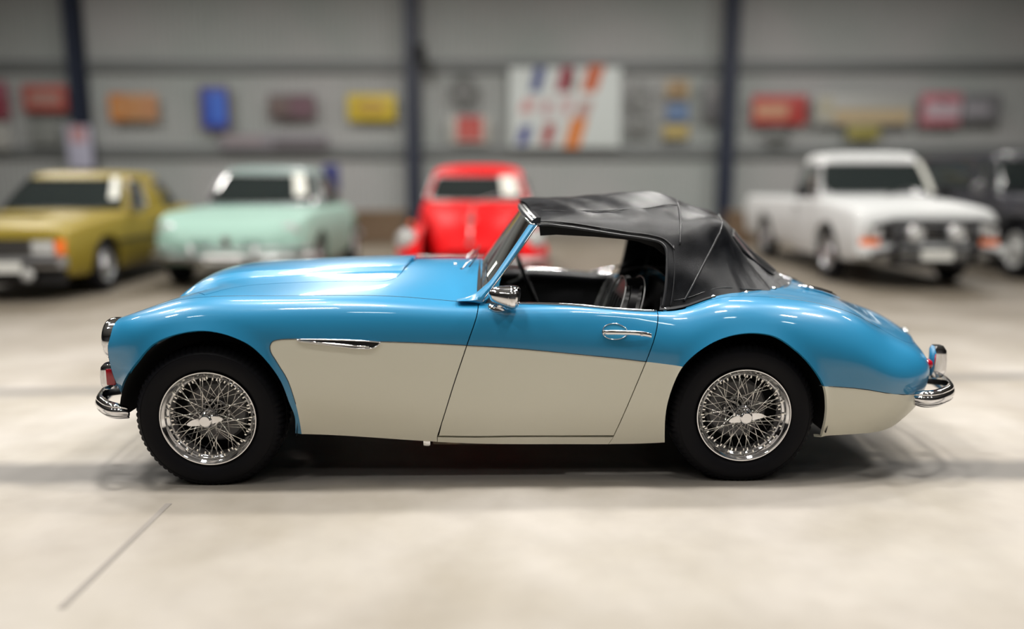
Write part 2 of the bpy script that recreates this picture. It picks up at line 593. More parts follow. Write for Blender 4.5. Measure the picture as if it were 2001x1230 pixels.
ARCH_F = [(577,846),(576,815),(566,789),(550,748),(526,712),(493,679),(453,659),(412,649),(375,649),(331,659),(294,679),(266,712),(247,740),(237,768)]
ARCH_R = [(1604,856),(1611,824),(1614,793),(1610,759),(1596,732),(1574,704),(1546,679),(1516,660),(1485,653),(1453,653),(1419,660),(1388,673),(1357,694),(1333,719),(1317,750),(1305,787),(1300,821),(1299,864)]
ufA, ufR = uvs(ARCH_F, 5), uvs(ARCH_R, 5)
DOORF = [(935.5,'r5'),(931,620),(912,676),(884,760),(855,852)]
DOORR = [(1288,'r5'),(1284,640),(1263,706),(1232,780),(1200,851)]
dF, dR = uvs(DOORF, 4), uvs(DOORR, 4)
FLARE = 0.014
def arch_disp(arcs):
    """a rolled lip that stands a little proud round each wheel arch"""
    arcs = [np.array(a) for a in arcs]
    def f(V2, P3):
        d = np.full(len(V2), 9.0)
        for a in arcs:
            for i in range(len(a) - 1):
                e = a[i + 1] - a[i]
                t = np.clip(((V2 - a[i]) @ e) / (e @ e + 1e-12), 0, 1)
                d = np.minimum(d, np.linalg.norm(V2 - (a[i] + t[:, None] * e), axis=1))
        return 0.006 * np.exp(-(d / 0.018) ** 2)
    return f

# two-tone boundaries
ct_f = uvs([(588,852),(585,820),(578,790),(563,745),(541,708),(529,688),(529,673),(541,665),(580,663),(660,665),(740,668),(830,671),(912,675.5),(930,676.6)], 3)
ct_d = uvs([(895,675),(912,675.7),(1000,681),(1100,690),(1200,700),(1264,707.5),(1285,710)], 3)
ct_r1 = uvs([(1240,705),(1264,707.5),(1300,712),(1345,718)], 3)
ct_r2 = uvs([(1598,753),(1612,755),(1700,763),(1790,771),(1811,773)], 3)
low = lambda a, b: [UV((a, 'r-3')) * np.array((1, 0)) + np.array((0, -.2)), UV((b, 'r-3')) * np.array((1, 0)) + np.array((0, -.2))]
def reg(line, drop):
    return np.array(list(line) + drop)
cream_front = reg(ct_f, [ct_f[-1] + np.array((.15, 0)), np.array((ct_f[-1][0] + .15, -.2)), np.array((ct_f[0][0] + .0, -.2))])
cream_door = reg(ct_d, [np.array((ct_d[-1][0] + .1, -.2)), np.array((ct_d[0][0] - .25, -.2)), np.array((ct_d[0][0] - .25, ct_d[0][1] - .05))])
cream_r1 = reg(ct_r1, [np.array((ct_r1[-1][0] + .02, -.2)), np.array((ct_r1[0][0] - .3, -.2)), np.array((ct_r1[0][0] - .3, ct_r1[0][1] - .05))])
endv = ct_r2[-1][1]
cream_r2 = reg(ct_r2, [np.array((S.U + .2, endv - .02)), np.array((S.U + .2, -.2)), np.array((ct_r2[0][0] - .0, -.2))])

SWAGE = mat('swage_line', (0.02, 0.03, 0.035), 0.3)
fender_loop = rowline('0', 935.5, 5, 30)[:-1] + dF[:-1] + [UV((855, 853)), UV((850, 'r0'))] + rowline(845, 589, 0) + [UV((578, 'r0'))] + ufA + [UV((234, 785)), UV(('0', 'r.6'))]
door_loop = rowline(935.5, 1288, 5, 20)[:-1] + dR + [UV((1199, 852)), UV((1100, 852.5)), UV((1000, 852.5)), UV((857, 852.5))] + dF[::-1][1:-1]
sill_loop = [UV((855, 854.5)), UV((1000, 854.5)), UV((1100, 854.5)), UV((1199, 854.5)), UV((1196, 'r0'))] + rowline(1190, 850, 0)
rear_loop = rowline(1288, 'C', 5, 40) + rowline('C', 1610, 0, 20) + ufR + rowline(1297, 1196, 0, 6) + [UV((1199, 853))] + dR[::-1][1:-1]
ad = arch_disp([ufA, ufR])
g_f = panel_geo(S, fender_loop, [(cream_front, 1)], disp=ad)
g_d = panel_geo(S, door_loop, [(cream_door, 1)], gap=.0022)
g_s = panel_geo(S, sill_loop, [], gap=.0012)
g_r = panel_geo(S, rear_loop, [(cream_r1, 1), (cream_r2, 1)], disp=ad)
def put(name, g, mats, parent=car, label=None):
    o = mk(name, g[0], g[1], mats, parent, True, g[2], g[3])
    if label: tag(o, label)
    return o
fender = put('front_fender', g_f, [BLUE, CREAM], label='blue front fender with cream lower panel behind the wheel')
door = put('door', g_d, [BLUE, CREAM], label='blue and cream door with chrome top strip')
put('sill', g_s, CREAM)
rear_fender = put('rear_fender', g_r, [BLUE, CREAM], label='blue rear fender with cream lower tail')
for nm, g, ms in (('front_fender', g_f, [BLUE, CREAM]), ('door', g_d, [BLUE, CREAM]), ('sill', g_s, [CREAM]), ('rear_fender', g_r, [BLUE, CREAM])):
    put(nm, mirror_geo(g, YC), ms)

# scuttle and bonnet
BON = uvs([(400,577),(408,574.5),(416,572.5),(435,567),(465,561),(510,556),(600,551.5),(690,550),(738,550.5),(757,549),(771,544.5),(780,538),(788,529),(797,519),(805,511)], 4)
ub0 = uX(-1.63)
cz = S.vc
bon_half = [np.array((ub0, cz)), np.array((ub0 + .005, cz - .10)), np.array((ub0 + .03, cz - .22))] + BON + [np.array((BON[-1][0] + .012, cz - .06)), np.array((BON[-1][0] + .014, cz))]
bon_loop = np.array(bon_half + [q for q in list(mirv(bon_half))[::-1][1:-1]])
sh_half = rowline('0', 935.5, 5, 24) + [UV((948, 'r5.2')), UV((975, 'r6')), UV((985, 'r7.5')), UV((985, 'r9'))]
sh_loop = np.array([np.array((0.0, cz))] + sh_half + [q for q in list(mirv(sh_half))[::-1][1:]])
def bon_disp(V2, P3):
    # raised centre panel with crisp shoulders
    d = np.abs(V2[:, 1] - cz)
    wd = np.interp(V2[:, 0], [ub0, ub0 + .25, ub0 + .8, ub0 + 1.6], [.27, .25, .24, .25])
    t = np.clip((wd - d) / .022, 0, 1)
    s = t * t * (3 - 2 * t)
    return 0.017 * s
g = panel_geo(S, sh_loop, holes=[bon_loop], gap=.0018, h=.028)
put('front_shroud', g, BLUE)
g = panel_geo(S, bon_loop, gap=.0022, disp=bon_disp, h=.018)
put('bonnet', g, BLUE, label='blue bonnet with raised centre panel')
# rear shroud and boot lid
boot_half = [UV((1520, 'r9')), UV((1540, 'r8')), UV((1570, 'r7.2')), UV((1610, 'r6.7')), UV((1660, 'r6.5')), UV((1710, 'r6.5')), UV((1765, 'r6.7')), UV(('A', 'r7.1')), UV(('A', 'r7.3')) + np.array((.06, 0)), UV(('A', 'r8')) + np.array((.10, 0)), UV(('A', 'r9')) + np.array((.11, 0))]
boot_half = catmull(boot_half, 4)
boot_loop = np.array(boot_half + [q for q in list(mirv(boot_half))[::-1][1:-1]])
rs_half = [UV((1430, 'r9')), UV((1430, 'r8')), UV((1418, 'r7')), UV((1385, 'r6'))] + rowline(1345, 'C', 5, 34)
rs_loop = np.array(rs_half + [np.array((S.U, cz))] + [q for q in list(mirv(rs_half))[::-1][:-1]])
put('rear_shroud', panel_geo(S, rs_loop, holes=[boot_loop], gap=.0015, h=.028), BLUE)
put('boot_lid', panel_geo(S, boot_loop, gap=.0022, h=.028), BLUE)

def surf_tube(S_, uvl, r, off, name, m, parent, n=6):
    pts = [S_.pt3(q, off) for q in uvl]
    return tube(name, pts, r, m, parent, n)
# chrome strip on the door top, thin coloured break lines
surf_tube(S, uvs([(1008,'r5'),(1060,'r5'),(1150,'r5'),(1230,'r5'),(1286,'r5')], 5), .0062, .003, 'door_trim', CHROME, door)
surf_tube(S, [q for q in ct_f[6:37]], .0018, .0004, 'swage_line', SWAGE, fender, 5)
surf_tube(S, [q for q in ct_d[3:16]], .0018, .0004, 'swage_line', SWAGE, door, 5)
surf_tube(S, [q for q in ct_r2[2:]], .0018, .0004, 'swage_line', SWAGE, rear_fender, 5)
surf_tube(S, rowline(400, 930, 5, 40), .0022, -.001, 'seam_bead', SWAGE, fender, 5)
surf_tube(S, rowline(1520, 1767, 5, 30), .0022, -.001, 'seam_bead', SWAGE, rear_fender, 5)
# far door top strip
V, F = tube_geo([S.pt3(q, .003) for q in uvs([(940,'r5'),(1060,'r5'),(1150,'r5'),(1230,'r5'),(1286,'r5')], 5)], .008, 6)
mk('door_trim', [(a, 2 * YC - b, c) for a, b, c in V], F, CHROME, car)

# nose closing panel and grille
nose = [S.pt3((0, v)) for v in np.linspace(rv(.6), S.V - rv(.6), 60)]
nz = [Vector((-1.745, 2 * YC - .16, .32)), Vector((-1.78, 1.1, .27)), Vector((-1.79, YC, .26)), Vector((-1.78, .43, .27)), Vector((-1.745, .16, .32))]
bm = bmesh.new()
allp = nose + nz
cv = bm.verts.new((-1.79, YC, .42))
vs = [bm.verts.new(p) for p in allp]
for i in range(len(vs)):
    bm.faces.new((vs[i], vs[(i + 1) % len(vs)], cv))
bm_obj('front_valance', bm, BLUE, car)
gp = [Vector((-1.80, YC + .42 * math.cos(t) * (1 - .12 * math.sin(t)), .44 + .10 * math.sin(t))) for t in np.linspace(0, 2 * math.pi, 40, endpoint=False)]
grille = tube('grille_surround', gp, .014, CHROME, car, 8, True)
for k in range(19):
    y = YC - .36 + .04 * k
    hgt = .10 * math.sqrt(max(0.02, 1 - ((y - YC) / .42) ** 2))
    tube('grille_bar', [(-1.805, y, .44 - hgt), (-1.812, y, .44), (-1.805, y, .44 + hgt)], .003, CHROME, grille, 6)
# nose badge / bonnet lip chrome: small flared strip at the front edge of the bonnet
for sgn in (1, -1):
    pass
lip = [S.pt3((ub0 - .012, cz + d), .004) for d in np.linspace(-.30, .30, 25)]
tube('bonnet_lip', lip, .006, CHROME, car, 6)
gs_ = [P(377, 579, .47), P(381, 571, .55), P(388, 562, .64), P(396, 556, YC)]
tube('grille_lip', [q for q in gs_] + [Vector((q.x, 2 * YC - q.y, q.z)) for q in gs_[:-1]][::-1], .012, CHROME, car, 8)
badge = S.pt3((ub0 - .035, cz), .004)
lathe('badge', [(0, .012), (.02, .011), (.032, .006), (.036, 0), (.036, -.004)], CHROME, car, 24, 'z', badge, (0, R(-40), 0))

# underbody, cockpit tub
box('underbody', (0.0, YC, .24), (2.0, 1.18, .12), DARK, car, bevel=.02)
box('chassis_rail', (-.03, .17, .146), (.66, .10, .034), SOOT, car, bevel=.012)
tube('exhaust_pipe', [(-.75, .24, .19), (-.3, .24, .185), (.4, .25, .185), (.75, .30, .2), (1.2, .45, .25), (1.7, .42, .235), (1.86, .38, .225)], .019, SOOT, car, 10)
box('chassis_bracket', (-.385, .14, .142), (.035, .05, .035), CHROME, car, bevel=.01)
box('jacking_bracket', (.555, .115, .160), (.19, .04, .016), CREAM, car, bevel=.005)
tub = empty('cockpit', (0, 0, 0), 0, car)
box('cockpit_floor', (.3, YC, .29), (1.25, 1.2, .03), TRIM, tub)
box('bulkhead', (-.33, YC, .50), (.03, 1.24, .44), TRIM, tub)
box('rear_bulkhead', (.86, YC, .53), (.04, 1.2, .46), TRIM, tub)
box('transmission_tunnel', (.2, YC, .39), (1.1, .22, .18), TRIM, tub, bevel=.05)
for s in (-1, 1):
    box('door_card', (.28, YC + s * .635, .52), (1.12, .03, .44), TRIM, tub, bevel=.01)
# cockpit padded rail round the opening, front and rear deck
box('dashboard', (-.12, YC, .70), (.06, 1.18, .17), TRIM, tub, bevel=.025)
tube('cockpit_rail', [(-.10, YC - .60, .775), (-.12, YC - .3, .83), (-.13, YC, .845), (-.12, YC + .3, .83), (-.10, YC + .60, .775)], .016, LEATHER, tub, 8)
for k, y in enumerate((.95, 1.07, 1.19)):
    lathe('gauge', [(0, -.012), (.036, -.012), (.042, -.016), (.046, -.008), (.046, .0)], CHROME, tub, 20, 'x', (-.085, y, .71), (0, 0, R(180)))

def seat(cy, dx, dz):
    e = empty('seat', (dx, 0, dz), 0, car)
    # cushion
    bm = bmesh.new()
    add_box(bm, (.33, cy, .40), (.46, .44, .15), (0, R(-6), 0), .05, 4)
    bm_obj('seat_cushion', bm, LEATHER, e)
    # backrest: rounded slab leaning back
    prof = [(-.19, 0), (-.205, .16), (-.20, .32), (-.16, .41), (-.08, .455), (0, .465), (.08, .455), (.16, .41), (.20, .32), (.205, .16), (.19, 0)]
    prof = [tuple(q) for q in catmull(prof, 3)]
    lean = R(20)
    bm = bmesh.new()
    f, b = [], []
    for (y, z) in prof:
        f.append(bm.verts.new((.50 + z * math.sin(lean), cy + y, .38 + z * math.cos(lean))))
        b.append(bm.verts.new((.60 + z * math.sin(lean) * .85, cy + y, .38 + z * math.cos(lean))))
    n = len(f)
    ff = bm.faces.new(f); fb = bm.faces.new(list(reversed(b)))
    for i in range(n): bm.faces.new((f[i], f[(i + 1) % n], b[(i + 1) % n], b[i]))
    bmesh.ops.bevel(bm, geom=list(ff.edges) + list(fb.edges), offset=.022, segments=4, affect='EDGES')
    bk = bm_obj('backrest', bm, LEATHER, e)
    pp = [(.494 + z * math.sin(lean), cy + y * 1.02, .38 + z * 1.02 * math.cos(lean)) for y, z in prof]
    tube('piping', pp, .0045, PIPING, bk, 6)
    pp = [(.606 + z * math.sin(lean) * .85, cy + y * 1.02, .38 + z * 1.02 * math.cos(lean)) for y, z in prof]
    tube('piping', pp, .0045, PIPING, bk, 6)
    for q in (-.1, -.03, .04, .11):
        tube('pleat', [(.493 + z * math.sin(lean), cy + q, .38 + z * math.cos(lean)) for z in (.02, .2, .38)], .003, LEATHER, bk, 5)
seat(.47, -.10, .03)
seat(1.07, -.06, -.05)
# steering wheel (right-hand drive)
sw = empty('steering_wheel', (.10, 1.07, .775), 0, car)
sw.rotation_euler = (0, R(68), 0)
tube('steering_rim', [(.19 * math.cos(t), .19 * math.sin(t), 0) for t in np.linspace(0, 2 * math.pi, 40, endpoint=False)], .011, LEATHER, sw, 8, True)
for k in range(4):
    a = R(45 + 90 * k)
    for d in (-.08, 0, .08):
        tube('steering_spoke', [(.02 * math.cos(a), .02 * math.sin(a), -.01), (.185 * math.cos(a + d), .185 * math.sin(a + d), 0)], .0022, CHROME, sw, 5)
lathe('horn_boss', [(0, .015), (.03, .012), (.04, 0), (.03, -.02), (.014, -.05), (.014, -.32), (0, -.32)], LEATHER, sw, 20, 'z')
# gear lever
gl = tube('gear_lever', [(.12, .72, .47), (.10, .70, .60)], .006, CHROME, car, 6)
lathe('gear_knob', [(0, .022), (.014, .016), (.02, 0), (.014, -.016), (0, -.02)], LEATHER, gl, 14, 'z', (.10, .70, .61))
# hood irons seen in the window opening
tube('hood_stick', [(.80, .25, .72), (.82, .28, .86), (.84, .36, 1.05)], .009, DARK, car, 8)
tube('hood_stick', [(.80, 1.28, .72), (.82, 1.25, .86), (.84, 1.17, 1.05)], .009, DARK, car, 8)
# padded cappings inside the door tops
for sgn in (0, 1):
    cp = [S.pt3(UV((x, 'r5'))) + Vector((0, .035, -.028)) for x in (950, 1010, 1080, 1150, 1220, 1284)]
    if sgn: cp = [Vector((p.x, 2 * YC - p.y, p.z)) for p in cp]
    tube('door_capping', cp, .030, LEATHER, tub, 10)
tube('grab_rail', [(.50, 1.36, .775), (.64, 1.36, .80), (.86, 1.33, .88)], .006, CHROME, car, 8)
SHELF = [UV((1345, 'r9')), UV((1345, 'r7')), UV((1310, 'r6.1')), UV((1292, 'r5.04')), UV((1340, 'r5.06')), UV((1400, 'r5.1')), UV((1450, 'r6')), UV((1490, 'r7')), UV((1500, 'r9'))]
SHELF = np.array(SHELF + [q for q in list(mirv(SHELF))[::-1][1:-1]])
put('parcel_shelf', panel_geo(S, SHELF, gap=0, flange=.004, lift=.006, h=.04), TRIM)

# ------------------------------------------------------------------ wheels
def make_wheel(hub):
    """hub: car-frame centre of the rim's outer flange; wheel axis runs along y, outer face towards -y"""
    wl = empty('wheel', hub, 0, car)
    T = .170
    y0 = -.004
    rt = .327
    prof = [(.200, y0 + .012), (.213, y0 + .004), (.225, y0 - .006), (.250, y0 - .016), (.275, y0 - .018), (.292, y0 - .012), (.2925, y0 - .0135), (.295, y0 - .0115),
            (.306, y0 - .004), (.315, y0 + .006), (.322, y0 + .018), (rt - .002, y0 + .030), (rt, y0 + .045), (rt, y0 + .06), (rt - .006, y0 + .062), (rt - .006, y0 + .07), (rt, y0 + .072),
            (rt, y0 + .095), (rt - .006, y0 + .097), (rt - .006, y0 + .105), (rt, y0 + .107), (rt, y0 + .125), (rt - .004, y0 + .145), (.310, y0 + .165), (.29, y0 + .182), (.25, y0 + .185), (.213, y0 + .17), (.20, y0 + .155)]
    n = 216
    flat = -(hub[2] + LIFT - 0.0005)
    def fn(k, j, r, h):
        if 8 <= j <= 12 or 19 <= j <= 22:
            r = r - (.0055 if (k % 3) == (0 if j < 15 else 1) else 0.0)
        elif 13 <= j <= 18:
            r = r - (.003 if (k % 6) < 1 else 0)
        return r
    V, F = lathe_geo(prof, n, 'y', fn=fn)
    V2 = []
    for (x, y, z) in V:
        r = math.hypot(x, z)
        if r > .3:
            if z < flat:
                bul = (flat - z)
                y = y - bul * .5 if y < .05 else y + bul * .5
                z = flat
        V2.append((x, y, z))
    bm = bmesh.new()
    vs = [bm.verts.new(v) for v in V2]
    for f in F: bm.faces.new([vs[i] for i in f])
    bm_obj('tyre', bm, RUBBER, wl, True, 30)
    # rim: chrome flange, drop centre
    rp = [(.198, .004), (.209, -.006), (.2125, -.009), (.211, -.0125), (.207, -.012), (.2035, -.006), (.196, .000), (.192, .006), (.190, .014), (.183, .018), (.178, .022), (.176, .040), (.170, .055), (.170, .085), (.178, .095), (.186, .11), (.19, .13), (.205, .142), (.21, .15)]
    lathe('rim', rp, CHROME, wl, 96, 'y', angle=50)
    # nipples on the rim
    bm = bmesh.new()
    for k in range(60):
        a = 2 * math.pi * k / 60
        yy = .030 if k % 3 else .012
        r0 = .172 if k % 3 else .181
        add_box(bm, (r0 * math.cos(a), yy, r0 * math.sin(a)), (.012, .006, .006), (0, -a, 0))
    o = bm_obj('spoke_nipples', bm, SPOKE, wl)
    o['kind'] = 'stuff'
    # hub shell, splined
    hp = [(.0, -.030), (.030, -.030), (.034, -.026), (.036, -.010), (.037, .0), (.043, .004), (.044, .010), (.040, .016), (.046, .035), (.058, .055), (.062, .075), (.066, .078), (.066, .088), (.05, .095), (0, .096)]
    lathe('hub', hp, CHROME, wl, 36, 'y', angle=30)
    lathe('brake_drum', [(0, .098), (.10, .098), (.128, .102), (.135, .108), (.135, .118), (.14, .12), (.14, .15), (0, .155)], DRUM, wl, 48, 'y', angle=30)
    lathe('backing_plate', [(0, .150), (.185, .150), (.195, .142), (.195, .158), (0, .16)], DARK, wl, 40, 'y')
    # wing nut (two-eared knock-off)
    kn = lathe('wing_nut', [(0, -.052), (.022, -.052), (.0245, -.050), (.0245, -.0485), (.026, -.048), (.029, -.044), (.031, -.03), (.033, -.02), (.0, -.018)], CHROME, wl, 32, 'y', angle=25)
    ks = .0
    for s in (1, -1):
        ol = [(.020, .017), (.045, .0155), (.066, .010), (.078, .002), (.080, -.004), (.072, -.009), (.05, -.013), (.020, -.017)]
        ol = [tuple(q) for q in catmull(ol, 3)]
        a = R(9)
        pts = []
        for (x, z) in ol:
            x, z = x * s, z
            pts.append((x * math.cos(a) - z * math.sin(a), -.040 - .010 * abs(x) / .08, x * math.sin(a) + z * math.cos(a)))
        prism('wing_nut_ear', pts, (0, .010, 0), CHROME, kn, .003)
    # spokes: 60, laced in three rows; each its own object sharing one of six meshes
    def spoke_mesh(r0, yh, r1, yr, twist):
        a0, a1 = -twist, 0.0
        V, F = tube_geo([(r0 * math.cos(a0), yh, r0 * math.sin(a0)), (r1, yr, 0)], .0023, 5)
        me = bpy.data.meshes.new('spoke')
        me.from_pydata([tuple(v) for v in V], [], F)
        me.materials.append(SPOKE)
        me.polygons.foreach_set('use_smooth', [True] * len(me.polygons))
        return me
    sets = [(spoke_mesh(.040, .008, .184, .012, R(38)), 10, 0, 36), (spoke_mesh(.040, .008, .184, .012, R(-38)), 10, 0, 36),
            (spoke_mesh(.060, .060, .176, .032, R(46)), 10, 12, 36), (spoke_mesh(.060, .060, .176, .032, R(-46)), 10, 12, 36),
            (spoke_mesh(.064, .084, .172, .070, R(50)), 10, 24, 36), (spoke_mesh(.064, .084, .172, .070, R(-50)), 10, 24, 36)]
    for q, (me, cnt, off, stp) in enumerate(sets):
        for k in range(cnt):
            o = bpy.data.objects.new('spoke', me)
            o.parent = wl
            o.rotation_euler = (0, R(off + stp * k + (12 if q % 2 else 0)), 0)
            COL.objects.link(o)
    lathe('valve_stem', [(0, 0), (.004, 0), (.004, .03), (0, .03)], RUBBER, wl, 8, 'z', (.150, .01, -.09), (0, R(60), 0))
    return wl
HF = P(408, 818, .045)
HR = P(1452.5, 811.5, .045)
zh = .315
for hub in (HF, HR):
    h = Vector((hub.x, hub.y, hub.z))
    wl = make_wheel(h)
    # far side copy, outer face outward
    far = wl.copy(); COL.objects.link(far)
    far.location = (h.x, 2 * YC - h.y, h.z)
    far.rotation_euler = (0, 0, math.pi)
    for ch in list(wl.children):
        c = ch.copy(); c.parent = far; COL.objects.link(c)
        for g in ch.children:
            d = g.copy(); d.parent = c; COL.objects.link(d)
    # inner wheel-arch liners on both sides
    for s in (0, 1):
        V, F = lathe_geo([(.388, .045), (.388, .36), (.0, .36)], 40, 'y', R(-13), R(180))
        V = [(x + h.x, (y if s == 0 else 2 * YC - y), z + h.z) for x, y, z in V]
        mk('arch_liner', V, F, DARK, car)
    tube('axle', [(h.x, .16, h.z), (h.x, 2 * YC - .16, h.z)], .035, DARK, car, 12)
print('hubs', HF, HR, 'base', HR.x - HF.x)

# ------------------------------------------------------------------ bumpers and lamps
def bumper_blade(name, path, label, hw=.043, mt=CHROME):
    """path: points of the blade's outer face centre line; a rolled convex section"""
    pts = [Vector(p) for p in catmull(path, 5)]
    sec = [(0.0, -1.0), (.016, -.92), (.024, -.72), (.026, -.58), (.020, -.50), (.027, -.42), (.032, 0), (.027, .42), (.020, .50), (.026, .58), (.024, .72), (.016, .92), (0, 1)]
    V, F = [], []
    N = len(pts)
    for i, p in enumerate(pts):
        t = (pts[min(i + 1, N - 1)] - pts[max(i - 1, 0)]).normalized()
        out = t.cross(Vector((0, 0, 1))).normalized()
        e = min(i, N - 1 - i)
        k = min(1.0, .80 + .06 * e)
        for (o, z) in sec:
            V.append(p + out * (o * 1.0) + Vector((0, 0, z * hw * k)))
        for (o, z) in reversed(sec[1:-1]):
            V.append(p + out * (o - .008) + Vector((0, 0, z * hw * k * .95)))
    n = len(sec) + len(sec) - 2
    for i in range(N - 1):
        for j in range(n):
            l = (j + 1) % n
            F.append((i * n + j, i * n + l, (i + 1) * n + l, (i + 1) * n + j))
    F.append(tuple(range(n))); F.append(tuple((N - 1) * n + j for j in reversed(range(n))))
    o = mk(name, V, F, mt, car)
    bm = bmesh.new(); bm.from_mesh(o.data); bmesh.ops.recalc_face_normals(bm, faces=bm.faces); bm.to_mesh(o.data); bm.free()
    if label: tag(o, label)
    return o
# front: near tip at px 250, sweeping round to the nose
fb = [P(248, 806, .06), P(225, 802, .03), P(207, 796, .07), P(196, 790, .20)]
zb = .375
def mirp(p): return Vector((p[0], 2 * YC - p[1], p[2]))
zf = fb[1].z
path = [fb[0], fb[1], Vector((-1.79, .075, zf + .004)), Vector((-1.845, .16, zf + .01)), Vector((-1.895, .40, zf + .016)), Vector((-1.915, YC, zf + .02))]
path = path + [mirp(p) for p in path[:-1]][::-1]
bumper_blade('front_bumper', path[::-1], 'chrome front bumper blade', .036)
tube('bumper_bracket', [(-1.70, .30, .36), (-1.92, .30, zf)], .016, DARK, car, 8)
tube('bumper_bracket', [(-1.70, 2 * YC - .30, .36), (-1.92, 2 * YC - .30, zf)], .016, DARK, car, 8)
rb = [P(1789, 778, .13), P(1812, 780, .10), P(1835, 776, .13)]
zr = rb[1].z
path = [rb[0], rb[1], Vector((1.96, .13, zr + .002)), Vector((2.05, .22, zr + .006)), Vector((2.10, .42, zr + .010)), Vector((2.125, YC, zr + .012))]
path = path + [mirp(p) for p in path[:-1]][::-1]
bumper_blade('rear_bumper', path, 'chrome rear bumper blade', .040)
for y in (.34, 2 * YC - .34):
    tube('bumper_bracket', [(1.90, y, .37), (2.12, y, zr + .01)], .014, DARK, car, 8)
def overrider(name, x, y, z0, z1, mt, sx):
    bm = bmesh.new()
    rings = []
    n = 16
    for k, t in enumerate(np.linspace(0, 1, 9)):
        wx = .042 * (1 - .25 * t) * (1 if 0 < t < 1 else .7); wy = .036 * (1 if 0 < t < 1 else .7)
        z = z0 + (z1 - z0) * t
        cx = x + sx * (.012 * math.sin(math.pi * t))
        rings.append([bm.verts.new((cx + wx * (abs(math.cos(a)) ** .6) * math.copysign(1, math.cos(a)), y + wy * (abs(math.sin(a)) ** .6) * math.copysign(1, math.sin(a)), z)) for a in np.linspace(0, 2 * math.pi, n, endpoint=False)])
    for a, b in zip(rings, rings[1:]):
        for j in range(n): bm.faces.new((a[j], a[(j + 1) % n], b[(j + 1) % n], b[j]))
    bm.faces.new(rings[0][::-1]); bm.faces.new(rings[-1])
    return bm_obj(name, bm, mt, car)
pr = P(1830, 697, .36)
orr = overrider('overrider', pr.x, .36, pr.z - .10, pr.z + .055, CHROME, .6)
overrider('overrider', pr.x, 2 * YC - .36, pr.z - .10, pr.z + .055, CHROME, .6)
# front chrome upright with red face
pf = P(222, 735, .20)
tag(overrider('overrider', pf.x - .01, .20, pf.z - .055, pf.z + .062, CHROME, -.6), 'chrome front overrider showing red')
o = box('red_face', (pf.x + .006, .163, pf.z + .004), (.04, .012, .075), RED, car, bevel=.005)
tag(o, 'red face in the chrome overrider')
overrider('overrider', pf.x - .01, 2 * YC - .20, pf.z - .055, pf.z + .062, CHROME, -.6)
# headlamps
ph = P(224, 662, .20)
for y in (.20, 2 * YC - .20):
    hl = lathe('headlamp', [(.098, .04), (.098, .0), (.096, -.018), (.090, -.028), (.084, -.030), (.080, -.028), (.079, -.022)], CHROME, car, 40, 'x', (ph.x + .012, y, ph.z), (0, 0, 0), angle=50)
    tag(hl, 'chrome headlamp bezel')
    lathe('headlamp_lens', [(.080, -.022), (.06, -.036), (.03, -.044), (0, -.046)], LENS, hl, 32, 'x')
# tail lamps (red) and boot handle
pt = P(1806, 712, .30)
for y in (.30, 2 * YC - .30):
    tl = lathe('tail_lamp', [(.034, .0), (.034, .012), (.028, .016)], CHROME, car, 24, 'x', (pt.x - .01, y, pt.z))
    lathe('tail_lens', [(.028, .012), (.026, .03), (.018, .042), (0, .048)], RED, tl, 24, 'x')
ph2 = P(1762, 652, YC)
bh = lathe('boot_handle', [(0, .022), (.018, .02), (.022, .01), (.022, -.012), (.03, -.014)], CHROME, car, 18, 'z', ph2, (0, R(35), 0))
tube('boot_handle', [(ph2.x, YC - .05, ph2.z + .014), (ph2.x + .01, YC, ph2.z + .024), (ph2.x, YC + .05, ph2.z + .014)], .008, CHROME, car, 8)
# boot hinges: chrome ribbed strips along the lid
for y in (.50, 2 * YC - .50):
    q0, q1 = S.pt3(UV((1556, 'r7.6')), .01), S.pt3(UV((1640, 'r7.4')), .012)
    qs = [S.pt3(UV((x, 'r7.5')), .010) for x in (1632, 1655, 1682, 1708, 1728)]
    if y > YC: qs = [mirp(p) for p in qs]
    hg = tube('boot_hinge', qs, [.004, .011, .012, .010, .004], CHROME, car, 8)
    tube('hinge_insert', [p + Vector((0, -.004, .009)) for p in qs[1:-1]], .005, DARK, hg, 6)

# ------------------------------------------------------------------ side vent, handle, mirror
vt = uvs([(582,664),(600,663.5),(660,664.5),(720,667),(741,669),(742,671.5),(734,678),(726,680.5),(714,681),(690,680),(640,674),(600,669),(584,666.5)])
pts3 = [S.pt3(q, .004) for q in catmull(vt, 3, True)]
vent = mk('side_vent', [p for p in pts3] + [S.pt3(np.mean(vt, 0), .002)], [(i, (i + 1) % len(pts3), len(pts3)) for i in range(len(pts3))], DARK, car, False)
tag(vent, 'dark side air vent in chrome frame')
tube('vent_frame', pts3, .0034, CHROME, vent, 6, True)
tube('vent_flash', [S.pt3(UV(q), .008) for q in ((590,666),(640,671),(690,675.5),(722,677.5))], .0038, CHROME, vent, 6)
